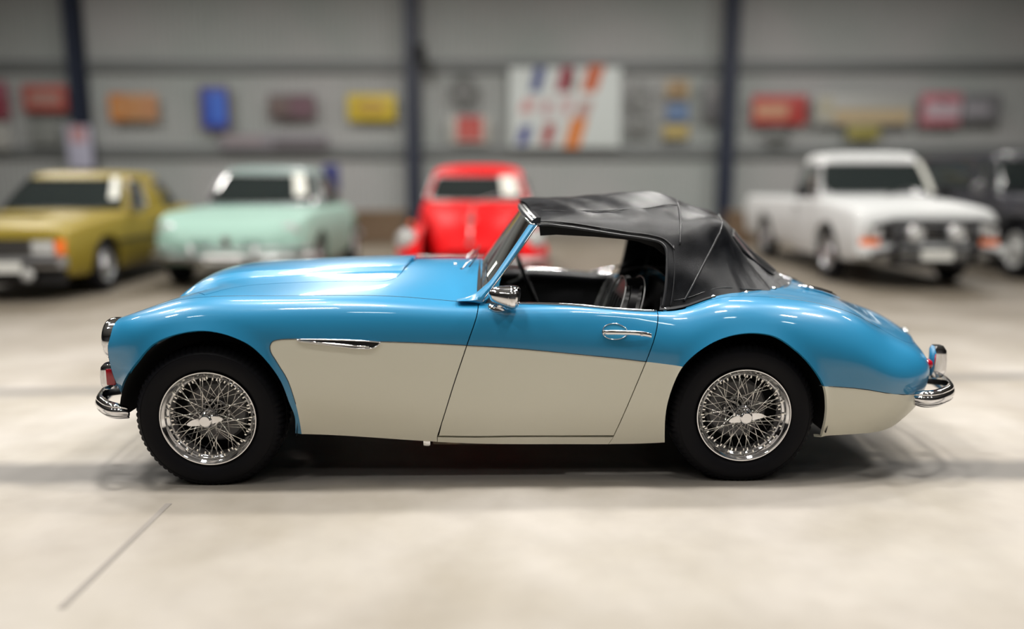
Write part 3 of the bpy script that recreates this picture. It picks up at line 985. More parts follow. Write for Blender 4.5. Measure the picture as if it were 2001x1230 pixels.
# door handle with recess cup
hc = uvs([(1177,650),(1180,640),(1190,634),(1203,633),(1215,637),(1224,644),(1226,652),(1220,659),(1208,663),(1194,663),(1182,658)])
cup = panel_geo(S, np.array([q for q in catmull(hc, 3, True)]), gap=0, flange=.006, lift=.0025, h=.006)
def dish(V, c, r, depth):
    out = []
    for v in V:
        d = (Vector(v) - c).length / r
        out.append((v[0], v[1] + depth * max(0, 1 - d * d), v[2]))
    return out
CUP = mat('handle_cup_paint', (0.045, 0.27, 0.46), 0.2, 0.0, 1.0)
cu = mk('handle_cup', cup[0], cup[1], CUP, door, True, cup[2], cup[3])
tube('cup_rim', [S.pt3(q, .004) for q in catmull(hc, 3, True)], .0018, CHROME, cu, 6, True)
hp = [S.pt3(UV(q), o) for q, o in (((1178,650), .006), ((1186,650.5), .022), ((1205,651), .026), ((1235,652), .026), ((1262,655), .022), ((1272,657), .012))]
hpts = catmull([tuple(p) for p in hp], 4)
V, F = [], []
for i, p in enumerate(hpts):
    for a in range(8):
        an = 2 * math.pi * a / 8
        V.append((p[0], p[1] + .0055 * math.cos(an), p[2] + .0105 * math.sin(an)))
for i in range(len(hpts) - 1):
    for a in range(8):
        b = (a + 1) % 8
        F.append((i * 8 + a, i * 8 + b, i * 8 + 8 + b, i * 8 + 8 + a))
F.append(tuple(range(8))); F.append(tuple(range(len(V) - 1, len(V) - 9, -1)))
dh = mk('door_handle', V, F, CHROME, door)
pb = S.pt3(UV((1252, 655)), .028)
lathe('handle_button', [(0, -.006), (.007, -.005), (.008, 0), (.008, .01)], CHROME, dh, 16, 'y', pb)
# mirror: bullet body whose glass faces the driver
mc = P(986, 579, .045)
mir = empty('door_mirror', mc, 0, car)
prof = [(0, -.072), (.012, -.070), (.024, -.062), (.034, -.046), (.041, -.024), (.047, .002), (.0505, .020), (.0515, .024), (.0505, .027), (.0515, .030), (.052, .044), (.048, .056), (.040, .063), (.036, .061), (0, .056)]
lathe('mirror_shell', prof, CHROME, mir, 40, 'x', (0, 0, 0), (R(0), R(7), R(-10)), angle=28)
mf = S.pt3(UV((972, 602)), .004)
rf = mf - mc
tube('mirror_neck', [(-.002, .005, -.025), tuple(Vector((-.004, .008, -.03)).lerp(rf, .6)), tuple(rf)], [.014, .012, .017], CHROME, mir, 12)
prof = [(0, .012), (.014, .010), (.028, .006), (.036, .001), (.037, -.006), (0, -.006)]
o = lathe('mirror_base', prof, CHROME, mir, 28, 'z', tuple(rf), (R(35), R(6), 0))
o.scale = (1.15, .7, 1)

# ------------------------------------------------------------------ windscreen
def lerp(a, b, t): return a + (b - a) * t
# glass: near bottom, centre bottom, near top, centre top
gb0, gt0 = P(938, 586, .16), P(1043, 441, .27)
gbc, gtc = P(940, 511, YC), P(1016, 408, YC)
def glass_pt(a, b):
    """a: 0 near .. 1 far, b: 0 bottom .. 1 top"""
    s = abs(2 * a - 1)
    s2 = s ** 2.2
    pb_ = Vector((lerp(gbc.x, gb0.x, s2), lerp(gb0.y, 2 * YC - gb0.y, a), lerp(gbc.z, gb0.z, s ** 1.8)))
    pt_ = Vector((lerp(gtc.x, gt0.x, s2), lerp(gt0.y, 2 * YC - gt0.y, a), lerp(gtc.z, gt0.z, s ** 1.8)))
    return pb_.lerp(pt_, b)
na, nb = 28, 10
V = [glass_pt(i / na, j / nb) for i in range(na + 1) for j in range(nb + 1)]
F = [(i * (nb + 1) + j, (i + 1) * (nb + 1) + j, (i + 1) * (nb + 1) + j + 1, i * (nb + 1) + j + 1) for i in range(na) for j in range(nb)]
ws = empty('windscreen', (0, 0, 0), 0, car)
mk('windscreen_glass', V, F, GLASS, ws)
tube('windscreen_base', [glass_pt(a, 0) + Vector((-.004, 0, .002)) for a in np.linspace(0, 1, 40)], .010, DARK, ws, 8)
fr = tube('windscreen_frame', [glass_pt(a, 1.0) for a in np.linspace(0, 1, 40)], .010, CHROME, ws, 8)
# registration and permit stickers on the glass
stp = [glass_pt(a, b) + Vector((-.003, -.003, 0)) for a, b in ((.10, .16), (.135, .16), (.135, .36), (.10, .36))]
mk('windscreen_sticker', stp, [(0, 1, 2, 3)], mat('sticker_paper', (.75, .78, .7), .6), ws, False)
# painted pillars with swept feet
fr_e = catmull([(892,587.5),(915,582),(930,574.5),(945,562),(962,545),(1000,490),(1034,440)], 5)
re_e = catmull([(896,589),(925,592),(941,593),(950,580),(968,556),(1010,499),(1051,440)], 5)
def yp(py): return lerp(.095, .245, max(0, min(1, (590 - py) / 150)))
for side in (0, 1):
    V, F = [], []
    L = len(fr_e)
    for a, b in zip(fr_e, re_e):
        A, B = P(a[0], a[1], yp(a[1])), P(b[0], b[1], yp(b[1]))
        m = (A + B) / 2 - Vector((0, .012, 0))
        q = [A + Vector((0, .004, 0)), A.lerp(m, .55), m, m.lerp(B, .45), B + Vector((0, .004, 0)), B + Vector((0, .04, 0)), A + Vector((0, .04, 0))]
        for p in q: V.append(p if side == 0 else mirp(p))
    for i in range(L - 1):
        for j in range(7):
            l = (j + 1) % 7
            f = (i * 7 + j, i * 7 + l, (i + 1) * 7 + l, (i + 1) * 7 + j)
            F.append(f)
    F.append(tuple(range(7))); F.append(tuple((L - 1) * 7 + j for j in range(7)))
    o = mk('windscreen_pillar', V, F, BLUE, ws)
    bm = bmesh.new(); bm.from_mesh(o.data); bmesh.ops.recalc_face_normals(bm, faces=bm.faces)
    for e in bm.edges:
        if len(e.link_faces) == 2 and e.calc_face_angle(0) > R(50): e.smooth = False
    bm.to_mesh(o.data); bm.free()
    tag(o, 'blue painted windscreen pillar')
    if side == 0:
        tube('pillar_trim', [P(q[0] - 1, q[1], yp(q[1]) - .004) for q in re_e[12:]], .0035, CHROME, o, 6)
# wipers and interior mirror
for y in (.52, .98):
    wp = tube('wiper', [(-.235, y, .885), (-.21, y + .04, .915), (-.165, y + .14, .935)], .004, CHROME, car, 6)
    lathe('wiper_spindle', [(0, .02), (.009, .018), (.012, 0), (.015, -.012)], CHROME, wp, 14, 'z', (-.235, y, .875))
    tube('wiper_blade', [(-.195, y - .08, .910), (-.165, y + .14, .935), (-.16, y + .26, .945)], .003, DARK, wp, 6)
box('interior_mirror', (.02, YC, .965), (.02, .16, .05), DARK, car, bevel=.01)
tube('washer_jet', [(-.27, .60, .895), (-.27, .60, .91)], .008, CHROME, car, 8)

# ------------------------------------------------------------------ soft top
base_px = [(1052,594,.13),(1100,596,.13),(1200,601,.13),(1290,613,.12),(1340,607,.135),(1400,587,.165),(1460,579,.24),(1512,573,.36),(1537,562,.52),(1548,551,YC)]
ctop = [(.045,1.222),(.20,1.232),(.46,1.243),(.77,1.252),(.895,1.203),(1.045,1.160),(1.17,1.05),(1.28,.935),(1.39,.845),(1.46,.80)]
# shoulder row r3 (x, Y, z) and others blended
sh = [(1050,440,.255),(1110,437,.26),(1205,442,.27),(1305,452,.29),(1352,440,.32),(1408,440,.38),(1440,490,.42),(1478,525,.49),(1515,545,.60)]
tnet = []
for i in range(10):
    bpx = base_px[i]
    b = P(bpx[0], bpx[1], bpx[2]); c = Vector((ctop[i][0], YC, ctop[i][1]))
    if i < 9:
        s3 = P(*sh[i])
        m1 = b.lerp(s3, .33) + Vector((0, -.012, .0)); m2 = b.lerp(s3, .68) + Vector((0, -.014, 0))
        if i >= 5: m1 += Vector((-.0, .03, .01)); m2 += Vector((0, .03, .01))
        d = c - s3
        k = max(.25, 1 - max(0, i - 4) * .2)
        r4 = s3 + Vector((d.x * .22, d.y * .25, d.z * (.25 + .27 * k)))
        r5 = s3 + Vector((d.x * .55, d.y * .60, d.z * (.60 + .26 * k)))
        row = [b, m1, m2, s3, r4, r5, c]
    else:
        row = [b.lerp(c, t) for t in (0, .12, .24, .36, .55, .8, 1)]
        # last station runs down the middle of the back
        c5 = Vector((1.40, YC, .84)); 
        row = [Vector((1.475, YC, .795)), Vector((1.47, YC, .797)), Vector((1.465, YC, .80)), Vector((1.455, YC, .804)), Vector((1.445, YC, .81)), Vector((1.432, YC, .82)), Vector((1.42, YC, .828))]
    tnet.append([tuple(p) for p in row])
# front edge: header bends forward towards the middle
ST = Surf(tnet, YC)
def top_disp(V2, P3):
    x, y, z = P3[:, 0], P3[:, 1], P3[:, 2]
    yy = np.minimum(y, 2 * YC - y)
    # fan folds on the rear quarter, radiating from the second bow down to the studs
    ang = np.arctan2(z - 1.30, x - .92)
    rad = np.hypot(z - 1.30, x - .92)
    f = np.sin(ang * 46 + 1.2 * np.sin(x * 9)) * .0030 + np.sin(ang * 23 + .7) * .003
    wgt = np.clip((x - .98) / .12, 0, 1) * np.clip((1.14 - z) / .15, 0, 1) * np.clip((rad - .12) / .2, 0, 1)
    g = np.sin(z * 34 + x * 11) * .0022 + np.sin(z * 13 - x * 25) * .002
    w2 = np.clip((x - .62) / .08, 0, 1) * np.clip((.98 - x) / .1, 0, 1) * np.clip((1.1 - z) / .1, 0, 1)
    h = np.sin(x * 17 + yy * 9) * .0018 + np.sin(x * 41 + yy * 22) * .0009
    w3 = np.clip((z - 1.08) / .06, 0, 1)
    return f * wgt * 1.6 + g * w2 * 1.5 + h * w3 * 1.5
win = [(1058,440),(1075,440),(1100,443),(1150,450),(1200,458),(1250,465),(1282,471),(1297,480),(1303,496),(1303,530),(1300,570),(1294,603),(1288,640)]
wuv = [np.array(ST.px(*q)) for q in win]
wuv = catmull(wuv, 4)
u0 = 0.0
near = [np.array((0.0, wuv[0][1]))] + list(wuv[:-4]) + [np.array((ST.px(1291, 609)[0], 0.0))]
nb_ = [np.array((near[-1][0] + (ST.U - near[-1][0]) * k / 30, 0.0)) for k in range(1, 31)]
tl = near + nb_
tmir = [np.array((q[0], ST.V - q[1])) for q in tl[:-1]][::-1]
top_loop = np.array(tl + [np.array((ST.U, ST.V - .0))] + tmir)
soft = empty('soft_top', (0, 0, 0), 0, car)
tag(soft, 'black vinyl soft top fastened with chrome studs')
# rear window hole
RW = [np.array((ST.u[6] * .45 + ST.u[7] * .55, ST.vc - d)) for d in (.0,)]
gt_ = panel_geo(ST, top_loop, gap=0, flange=0, disp=top_disp, h=.022)
mk('hood_cover', gt_[0], gt_[1], VINYL, soft, True, gt_[2], gt_[3])
lin = panel_geo(ST, top_loop, gap=.002, flange=0, h=.05, lift=-.012)
mk('hood_lining', lin[0], [tuple(reversed(f)) for f in lin[1]], LINER, soft, True)
def ttube(name, l, r, off, m=PIPE, sm=5, n=6, both=True, par=soft):
    q = [ST.px(*a) for a in l]
    if sm: q = catmull(q, sm)
    p = [ST.pt3(a, off) for a in q]
    o = tube(name, p, r, m, par, n)
    if both:
        V, F = tube_geo([mirp(a) for a in p], r, n)
        mk(name, V, F, m, par)
    return o
ttube('edge_binding', [(1056,440),(1075,440),(1100,443),(1150,450),(1200,458),(1250,465),(1282,471),(1297,480),(1303,496),(1303,530),(1300,570),(1294,603)], .007, .0)
ttube('seam', [(1322,392),(1327,408),(1329,425),(1330,455),(1329,478)], .0045, .002)
ttube('seam', [(1404,421),(1409,432),(1409,445),(1402,462),(1390,486),(1370,525),(1348,568),(1337,588)], .0055, .002)
ttube('seam', [(1057,412),(1110,412.5),(1175,412),(1230,409),(1275,406),(1317,401),(1345,405),(1374,415),(1402,421)], .002, .001)
ttube('hood_flap', [(1056,434),(1100,436),(1160,444),(1215,453),(1262,459),(1292,466),(1308,477),(1318,489)], .0035, .004)
bq = [np.array((near[-1][0] + (ST.U - near[-1][0]) * k / 40, .004)) for k in range(0, 41)]
p = [ST.pt3(a, .002) for a in bq]
bd = tube('base_binding', p + [mirp(a) for a in p[:-1]][::-1], .0065, PIPE, soft, 6)
q2 = [np.array((near[-1][0] + .06 + (ST.U - near[-1][0] - .06) * k / 40, .045 - .015 * k / 40)) for k in range(0, 38)]
tube('seam', [ST.pt3(a, .001) for a in q2], .002, PIPE, soft, 5)
# second binding inside the quarter
ttube('seam', [(1316,480),(1318,520),(1316,560),(1310,600)], .0028, .001)
ttube('seam', [(1303,500),(1300,560),(1295,600)], .003, .003)
# chrome studs
for (x, y) in ((1299,606),(1394,581),(1458,573),(1512,565),(1539,556),(1527,538)):
    a = ST.px(x, y)
    pp = ST.pt3(a, .003); nn = Vector(ST.nrm([a[0]], [a[1]])[0])
    for s in (0, 1):
        loc, n_ = (pp, nn) if s == 0 else (mirp(pp), Vector((nn.x, -nn.y, nn.z)))
        V, F = lathe_geo([(.0001, .008), (.006, .007), (.0105, .003), (.0125, 0), (.0125, -.004)], 14, 'z')
        o = mk('stud', V, F, CHROME, soft)
        o.location = loc
        o.rotation_euler = n_.to_track_quat('Z', 'Y').to_euler()
# rear window: clear plastic with a binding, on the sloping back
ui0, ui1 = ST.u[6] - .02, ST.u[8] - .01
rwl = [np.array((ui0, ST.vc - .0)), np.array((ui0 + .005, ST.vc - .17)), np.array((ui0 + .03, ST.vc - .21)), np.array((ui1 - .03, ST.vc - .24)), np.array((ui1, ST.vc - .20)), np.array((ui1, ST.vc))]
rwh = catmull(rwl, 4)
rw = np.array(rwh + [np.array((q[0], ST.V - q[1])) for q in rwh[::-1][1:-1]])
g = panel_geo(ST, rw, gap=0, flange=0, lift=.004, h=.03, disp=top_disp)
rwo = mk('rear_window', g[0], g[1], mat('rear_window_clear', (.02, .021, .023), .12, coat=1.0), soft, True, g[2], g[3])
tube('window_binding', [ST.pt3(q, .004) for q in rw], .0035, PIPE, rwo, 6, True)
# header rail: chrome channel with vinyl lip over the top of the screen
hd = [glass_pt(a, 1.0) + Vector((.012, 0, .018)) for a in np.linspace(0, 1, 40)]
V, F = [], []
for i, p in enumerate(hd):
    t = (hd[min(i + 1, 39)] - hd[max(i - 1, 0)]).normalized()
    for dx, dz in ((-.024, -.012), (-.020, .004), (.000, .018), (.020, .018), (.018, -.006), (.0, -.014)):
        V.append(p + Vector((dx, 0, dz)))
for i in range(39):
    for j in range(6):
        l = (j + 1) % 6
        F.append((i * 6 + j, i * 6 + l, (i + 1) * 6 + l, (i + 1) * 6 + j))
F.append(tuple(range(6))); F.append(tuple(39 * 6 + j for j in range(5, -1, -1)))
mk('header_rail', V, F, PIPE, soft, False)
tube('header_strip', [p + Vector((-.022, 0, -.012)) for p in hd], .0045, CHROME, soft, 6)
tube('header_strip', [p + Vector((-.012, 0, .016)) for p in hd], .0025, CHROME, soft, 6)
# dark inner side rail above the window opening
rl = [(1054,441),(1075,442),(1100,445),(1150,452),(1200,460),(1250,467),(1284,474),(1297,484),(1300,500),(1280,484),(1245,472),(1218,468),(1162,463),(1087,459),(1056,461)]
ro = [P(x, y, .285) for x, y in rl]
prism('hood_rail', ro, (0, .02, 0), DARK, soft)
prism('hood_rail', [mirp(p) for p in ro], (0, -.02, 0), DARK, soft)

# ------------------------------------------------------------------ the hall
YW = 16.64
WALLM = mat('wall_sheet', (.26, .27, .26), .55, 0.0)
noise_into(WALLM, .35, (.30, .325, .315), (.355, .355, .355), 3)
GIRT = mat('girt_steel', (.14, .15, .15), .5)
NAVY = mat('navy_column', (.012, .017, .035), .5)
CONC = mat('concrete_floor', (.5, .47, .42), .55)
def gp(px, py):
    d = ray(px, py); t = -CAM.z / d.z
    return CAM + d * t
def concrete(m):
    nt = m.node_tree; b = nt.nodes['Principled BSDF']
    tc = nt.nodes.new('ShaderNodeTexCoord')
    def noise(scale, detail, lo, hi, c1, c2, st=None):
        src = tc.outputs['Object']
        if st:
            mp = nt.nodes.new('ShaderNodeMapping'); mp.inputs['Scale'].default_value = st
            nt.links.new(src, mp.inputs[0]); src = mp.outputs[0]
        n = nt.nodes.new('ShaderNodeTexNoise'); n.inputs['Scale'].default_value = scale; n.inputs['Detail'].default_value = detail
        nt.links.new(src, n.inputs['Vector'])
        r = nt.nodes.new('ShaderNodeValToRGB')
        r.color_ramp.elements[0].position = lo; r.color_ramp.elements[1].position = hi
        r.color_ramp.elements[0].color = (*c1, 1); r.color_ramp.elements[1].color = (*c2, 1)
        nt.links.new(n.outputs['Fac'], r.inputs[0])
        return r.outputs[0]
    a = noise(1.3, 7, .35, .65, (.315, .285, .24), (.41, .38, .345))
    c = noise(.45, 4, .38, .62, (.80, .78, .76), (1.0, 1.0, 1.0), (1, 1.6, 1))
    d = noise(6, 5, .3, .7, (.93, .93, .93), (1, 1, 1))
    m1 = nt.nodes.new('ShaderNodeMixRGB'); m1.blend_type = 'MULTIPLY'; m1.inputs[0].default_value = 1
    m2 = nt.nodes.new('ShaderNodeMixRGB'); m2.blend_type = 'MULTIPLY'; m2.inputs[0].default_value = 1
    nt.links.new(a, m1.inputs[1]); nt.links.new(c, m1.inputs[2])
    nt.links.new(m1.outputs[0], m2.inputs[1]); nt.links.new(d, m2.inputs[2])
    # slab colour darkens towards the back, painting in the weaker light there
    sx = nt.nodes.new('ShaderNodeSeparateXYZ'); nt.links.new(tc.outputs['Object'], sx.inputs[0])
    nz_ = nt.nodes.new('ShaderNodeTexNoise'); nz_.inputs['Scale'].default_value = .8
    nt.links.new(tc.outputs['Object'], nz_.inputs['Vector'])
    ad_ = nt.nodes.new('ShaderNodeMath'); ad_.operation = 'MULTIPLY_ADD'; ad_.inputs[1].default_value = 1.6
    nt.links.new(nz_.outputs['Fac'], ad_.inputs[0]); nt.links.new(sx.outputs['Y'], ad_.inputs[2])
    mr = nt.nodes.new('ShaderNodeMapRange'); mr.inputs['From Min'].default_value = 2.6; mr.inputs['From Max'].default_value = 5.4
    nt.links.new(ad_.outputs[0], mr.inputs['Value'])
    m3 = nt.nodes.new('ShaderNodeMixRGB'); m3.blend_type = 'MULTIPLY'
    m3.inputs[2].default_value = (.50, .47, .42, 1)
    nt.links.new(mr.outputs[0], m3.inputs[0]); nt.links.new(m2.outputs[0], m3.inputs[1])
    # two dark bands run across the slab
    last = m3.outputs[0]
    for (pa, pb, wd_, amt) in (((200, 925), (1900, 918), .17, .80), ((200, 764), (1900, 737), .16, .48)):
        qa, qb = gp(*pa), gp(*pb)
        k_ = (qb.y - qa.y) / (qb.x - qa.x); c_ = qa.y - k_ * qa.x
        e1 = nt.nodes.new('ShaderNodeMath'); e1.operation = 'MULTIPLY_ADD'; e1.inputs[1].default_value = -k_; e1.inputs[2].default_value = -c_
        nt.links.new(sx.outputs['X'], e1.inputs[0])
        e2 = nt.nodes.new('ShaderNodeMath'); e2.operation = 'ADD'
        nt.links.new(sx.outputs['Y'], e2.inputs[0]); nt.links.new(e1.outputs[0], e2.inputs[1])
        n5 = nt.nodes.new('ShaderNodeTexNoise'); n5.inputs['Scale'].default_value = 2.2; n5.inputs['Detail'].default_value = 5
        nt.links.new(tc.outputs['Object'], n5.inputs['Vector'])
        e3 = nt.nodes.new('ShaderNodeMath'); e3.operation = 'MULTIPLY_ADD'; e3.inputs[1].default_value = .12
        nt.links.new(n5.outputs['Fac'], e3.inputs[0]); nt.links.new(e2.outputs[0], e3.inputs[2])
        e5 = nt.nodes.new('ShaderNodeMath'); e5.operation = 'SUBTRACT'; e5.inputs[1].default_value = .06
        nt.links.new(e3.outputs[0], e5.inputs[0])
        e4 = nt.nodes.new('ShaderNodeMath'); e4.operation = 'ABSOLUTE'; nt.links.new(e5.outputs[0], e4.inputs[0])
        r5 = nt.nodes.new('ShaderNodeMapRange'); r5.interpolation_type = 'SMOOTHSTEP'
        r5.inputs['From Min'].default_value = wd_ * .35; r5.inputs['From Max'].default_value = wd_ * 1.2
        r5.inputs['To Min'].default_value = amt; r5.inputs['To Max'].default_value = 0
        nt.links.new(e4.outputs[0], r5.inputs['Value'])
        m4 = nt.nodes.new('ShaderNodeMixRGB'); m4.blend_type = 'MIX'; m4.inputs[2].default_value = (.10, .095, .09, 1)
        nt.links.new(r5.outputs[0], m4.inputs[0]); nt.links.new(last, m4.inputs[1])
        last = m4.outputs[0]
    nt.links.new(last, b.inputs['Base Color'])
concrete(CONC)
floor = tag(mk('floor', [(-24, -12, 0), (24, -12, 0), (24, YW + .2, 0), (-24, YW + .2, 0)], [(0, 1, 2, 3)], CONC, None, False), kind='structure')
# dark strips and the sawn joints lie flush on the slab
STRIP = mat('dark_floor_strip', (.20, .185, .17), .6)
noise_into(STRIP, 1.6, (.16, .15, .14), (.36, .33, .30), 6)
def strip(x0, y0, x1, y1, wd, m):
    a, b = Vector((x0, y0, 0)), Vector((x1, y1, 0)); n = (b - a).normalized().cross(Vector((0, 0, 1))) * wd / 2
    return mk('floor_strip', [a + n + Vector((0, 0, .002)), b + n + Vector((0, 0, .002)), b - n + Vector((0, 0, .002)), a - n + Vector((0, 0, .002))], [(3, 2, 1, 0)], m, floor, False)
def gs(p, q, wd, m=STRIP):
    a, b = gp(*p), gp(*q)
    dd = (b - a).normalized()
    return strip(a.x, a.y, b.x, b.y, wd, m)
JOINT = mat('floor_joint', (.22, .20, .18), .8)
gs((120, 1190), (330, 985), .025, JOINT)

# back wall: folded sheet, real ribs
def ribbed(name, x0, x1, z0, z1, pitch, fn, m):
    V, F = [], []
    x = x0; prof = []
    while x < x1:
        for dx, d in ((0, 0), (pitch * .55, 0), (pitch * .65, .03), (pitch * .9, .03)):
            prof.append((x + dx, d))
        x += pitch
    for (a, d) in prof:
        V.append(fn(a, d, z0)); V.append(fn(a, d, z1))
    for i in range(len(prof) - 1):
        F.append((i * 2, i * 2 + 2, i * 2 + 3, i * 2 + 1))
    o = mk(name, V, F, m, None, False)
    o['kind'] = 'structure'
    return o
wb = ribbed('wall_back', -24, 24, 0, CEIL, .15, lambda a, d, z: (a, YW - d, z), WALLM)
DWALL = mat('side_wall_sheet', (.10, .10, .105), .6)
ribbed('wall_left', -12, YW, 0, CEIL, .3, lambda a, d, z: (-24 + d, a, z), DWALL)
ribbed('wall_right', -12, YW, 0, CEIL, .3, lambda a, d, z: (24 - d, a, z), DWALL)
ribbed('wall_front', -24, 24, 0, CEIL, .3, lambda a, d, z: (a, -12 + d, z), DWALL)
ceil_ = ribbed('ceiling', -24, 24, -12, YW, .3, lambda a, d, z: (a, z, CEIL - d), mat('roof_sheet', (.30, .31, .32), .5))
for (x, y, sx, sy, wt) in LAMPS:
    box('lamp_housing', (x, y, CEIL - .17), (sx + .1, sy + .1, .10), GIRT, ceil_, bevel=.01)
# girts and columns of the back wall
for i, py in enumerate((-60, 129, 297)):
    z = WP(1000, py, YW - .12).z
    hh = .24
    bm = bmesh.new()
    add_box(bm, (0, YW - .14, z), (47.9, .03, hh)); add_box(bm, (0, YW - .09, z + hh / 2), (47.9, .12, .02)); add_box(bm, (0, YW - .09, z - hh / 2), (47.9, .12, .02))
    o = bm_obj('trim_%d' % (i + 1), bm, GIRT); o['kind'] = 'structure'
for i, (a, b) in enumerate((((143, 128), 150), ((803, 128), 805), ((1429, 128), 1420))):
    p = WP(a[0], a[1], YW - .45)
    bm = bmesh.new()
    wdt = .34
    add_box(bm, (p.x, YW - .44, CEIL / 2), (wdt, .03, CEIL)); add_box(bm, (p.x, YW - .18, CEIL / 2), (wdt, .03, CEIL)); add_box(bm, (p.x, YW - .31, CEIL / 2), (.03, .26, CEIL))
    o = bm_obj('column', bm, NAVY)
    tag(o, ('dark navy steel column behind the gold car', 'dark navy steel column left of the red car', 'dark navy steel column left of the white pickup')[i], 'column', 'navy columns of the back wall')
# low plinth along the wall foot
BROWN = mat('brown_board', (.13, .085, .05), .7)
for (a, b, lab) in ((690, 790, 'low brown crate at wall foot left of the red car'), (1428, 1480, 'low brown crate at wall foot left of the white pickup')):
    p0, p1 = gp(a, 470), gp(b, 470)
    p0y = 12.6
    q0, q1 = WP(a, 470, p0y), WP(b, 470, p0y)
    e = empty('crate', ((q0.x + q1.x) / 2, p0y + .3, 0)); tag(e, lab, 'crate')
    wd = q1.x - q0.x
    for k in range(4):
        box('plank', (0, -.28, .10 + .15 * k), (wd, .03, .13), BROWN, e, bevel=.005)
        box('plank', (0, .28, .10 + .15 * k), (wd, .03, .13), BROWN, e, bevel=.005)
    for s in (-1, 1):
        box('end_panel', (s * (wd / 2 - .02), 0, .32), (.03, .54, .58), BROWN, e)
    box('lid', (0, 0, .64), (wd + .02, .62, .03), BROWN, e)
# loudspeaker on the middle column
p = WP(821, 106, YW - .8)
e = empty('loudspeaker', (p.x, p.y, p.z)); tag(e, 'small black loudspeaker on bracket of middle column', 'loudspeaker')
box('cabinet', (0, 0, 0), (.26, .22, .40), DARK, e, bevel=.02)
lathe('speaker_cone', [(0, .02), (.05, .01), (.10, -.005), (.105, -.01)], RUBBER, e, 24, 'y', (0, -.112, -.05))
box('bracket', (-.06, .24, 0), (.05, .30, .05), DARK, e)
# black speaker bracket only; signs follow
def sign(name, px0, py0, px1, py1, col, lab, cat='sign', rough=.45, parts=(), frame=None, grp=None, depth=.03, shape=None, off=.30):
    """flat board standing off the wall; parts: (u0,v0,u1,v1,colour[,kind]) in board fractions from top left"""
    yy = YW - off
    a = WP(px0, py1, yy); b = WP(px1, py0, yy)
    wd, hh = b.x - a.x, b.z - a.z
    e = empty(name, ((a.x + b.x) / 2, yy, (a.z + b.z) / 2)); tag(e, lab, cat, grp)
    m = mat(name + '_board', col, rough)
    if shape == 'round':
        lathe('board', [(0, -.02), (wd / 2 * .96, -.02), (wd / 2, -.01), (wd / 2, .01), (0, .01)], m, e, 36, 'y').scale = (1, 1, hh / wd)
    elif shape == 'shield':
        ol = [(-wd / 2, 0, hh / 2), (wd / 2, 0, hh / 2), (wd * .42, 0, 0), (wd * .28, 0, -hh / 2), (-wd * .28, 0, -hh / 2), (-wd * .42, 0, 0)]
        prism('board', ol, (0, depth, 0), m, e, .004)
    else:
        box('board', (0, 0, 0), (wd, depth, hh), m, e, bevel=.006)
    if frame:
        fm_ = mat(name + '_frame', frame, .4); t = .04
        for (c, s) in (((0, -.01, hh / 2), (wd + t, depth + .02, t)), ((0, -.01, -hh / 2), (wd + t, depth + .02, t)), ((wd / 2, -.01, 0), (t, depth + .02, hh)), ((-wd / 2, -.01, 0), (t, depth + .02, hh))):
            box('frame_bar', c, s, fm_, e)
    for k, pt_ in enumerate(parts):
        u0_, v0_, u1_, v1_, c = pt_[:5]
        kd = pt_[5] if len(pt_) > 5 else 'bar'
        mm = mat(name + '_print', c, .5)
        cx, cz = (u0_ + u1_ - 1) * wd / 2, (1 - v0_ - v1_) * hh / 2
        sw_, sh_ = abs(u1_ - u0_) * wd, abs(v1_ - v0_) * hh
        y_ = -depth / 2 - .004 - .001 * k
        if kd == 'disc':
            lathe('print_disc', [(0, -.003), (.5, -.003), (.5, .003)], mm, e, 28, 'y', (cx, y_, cz)).scale = (sw_, 1, sh_)
        elif kd == 'flag':
            q = [(cx - sw_ * .36, y_, cz - sh_ / 2), (cx + sw_ * .20, y_, cz - sh_ / 2), (cx + sw_ * .5, y_, cz + sh_ / 2), (cx - sw_ * .10, y_, cz + sh_ / 2)]
            prism('print_flag', q, (0, .003, 0), mm, e)
        else:
            box('print_bar', (cx, y_, cz), (sw_, .004, sh_), mm, e)
    box('wall_batten', (0, .13 if off < .4 else .03, 0), (max(.05, wd * .1), .22 if off < .4 else .04, max(.05, hh * .3)), GIRT, e)
    return e
RD, CRM, YEL, ORG, BLU, GRY = (.36, .05, .04), (.50, .42, .28), (.48, .36, .02), (.45, .17, .04), (.03, .06, .32), (.12, .12, .12)
sign('wall_sign', -60, 160, 12, 232, (.22, .05, .07), 'maroon enamel sign cut by the left picture edge', parts=((.1, .1, .9, .4, (.30, .12, .16)),))
sign('wall_poster', -30, 240, 16, 292, (.36, .36, .34), 'small pale poster under the maroon sign at far left', 'poster')
sign('wall_sign', 47, 166, 129, 218, (.36, .075, .06), 'small red enamel sign left of the first navy column', parts=((.15, .25, .85, .75, (.34, .20, .17)),))
sign('wall_poster', 62, 232, 112, 284, (.20, .21, .20), 'grey faded poster under the small red sign', 'poster')
sign('wall_sign', 216, 184, 306, 236, (.42, .25, .14), 'pale sign with orange panels above gold car', parts=((0, 0, .32, 1, ORG), (.38, .12, .64, .9, (.42, .20, .08)), (.70, .08, .96, .9, (.40, .19, .09)), (.08, .3, .24, .7, (.44, .25, .12))))
sign('hanging_banner', 396, 170, 444, 252, BLU, 'deep blue upright banner in a brown frame', 'banner', frame=(.10, .05, .04), parts=((.30, .15, .95, .85, (.04, .12, .50)),))
sign('wall_sign', 526, 184, 616, 232, (.10, .075, .075), 'dull dark maroon sign above the mint car', parts=((.45, .1, .95, .9, (.13, .07, .09)), (.08, .3, .4, .7, (.14, .10, .09))))
sign('wall_sign', 680, 184, 772, 236, YEL, 'bright yellow sign with brown emblem left of middle column', parts=((.2, .28, .8, .72, (.34, .19, .05), 'disc'), (.35, .36, .65, .64, (.42, .28, .04), 'disc')))
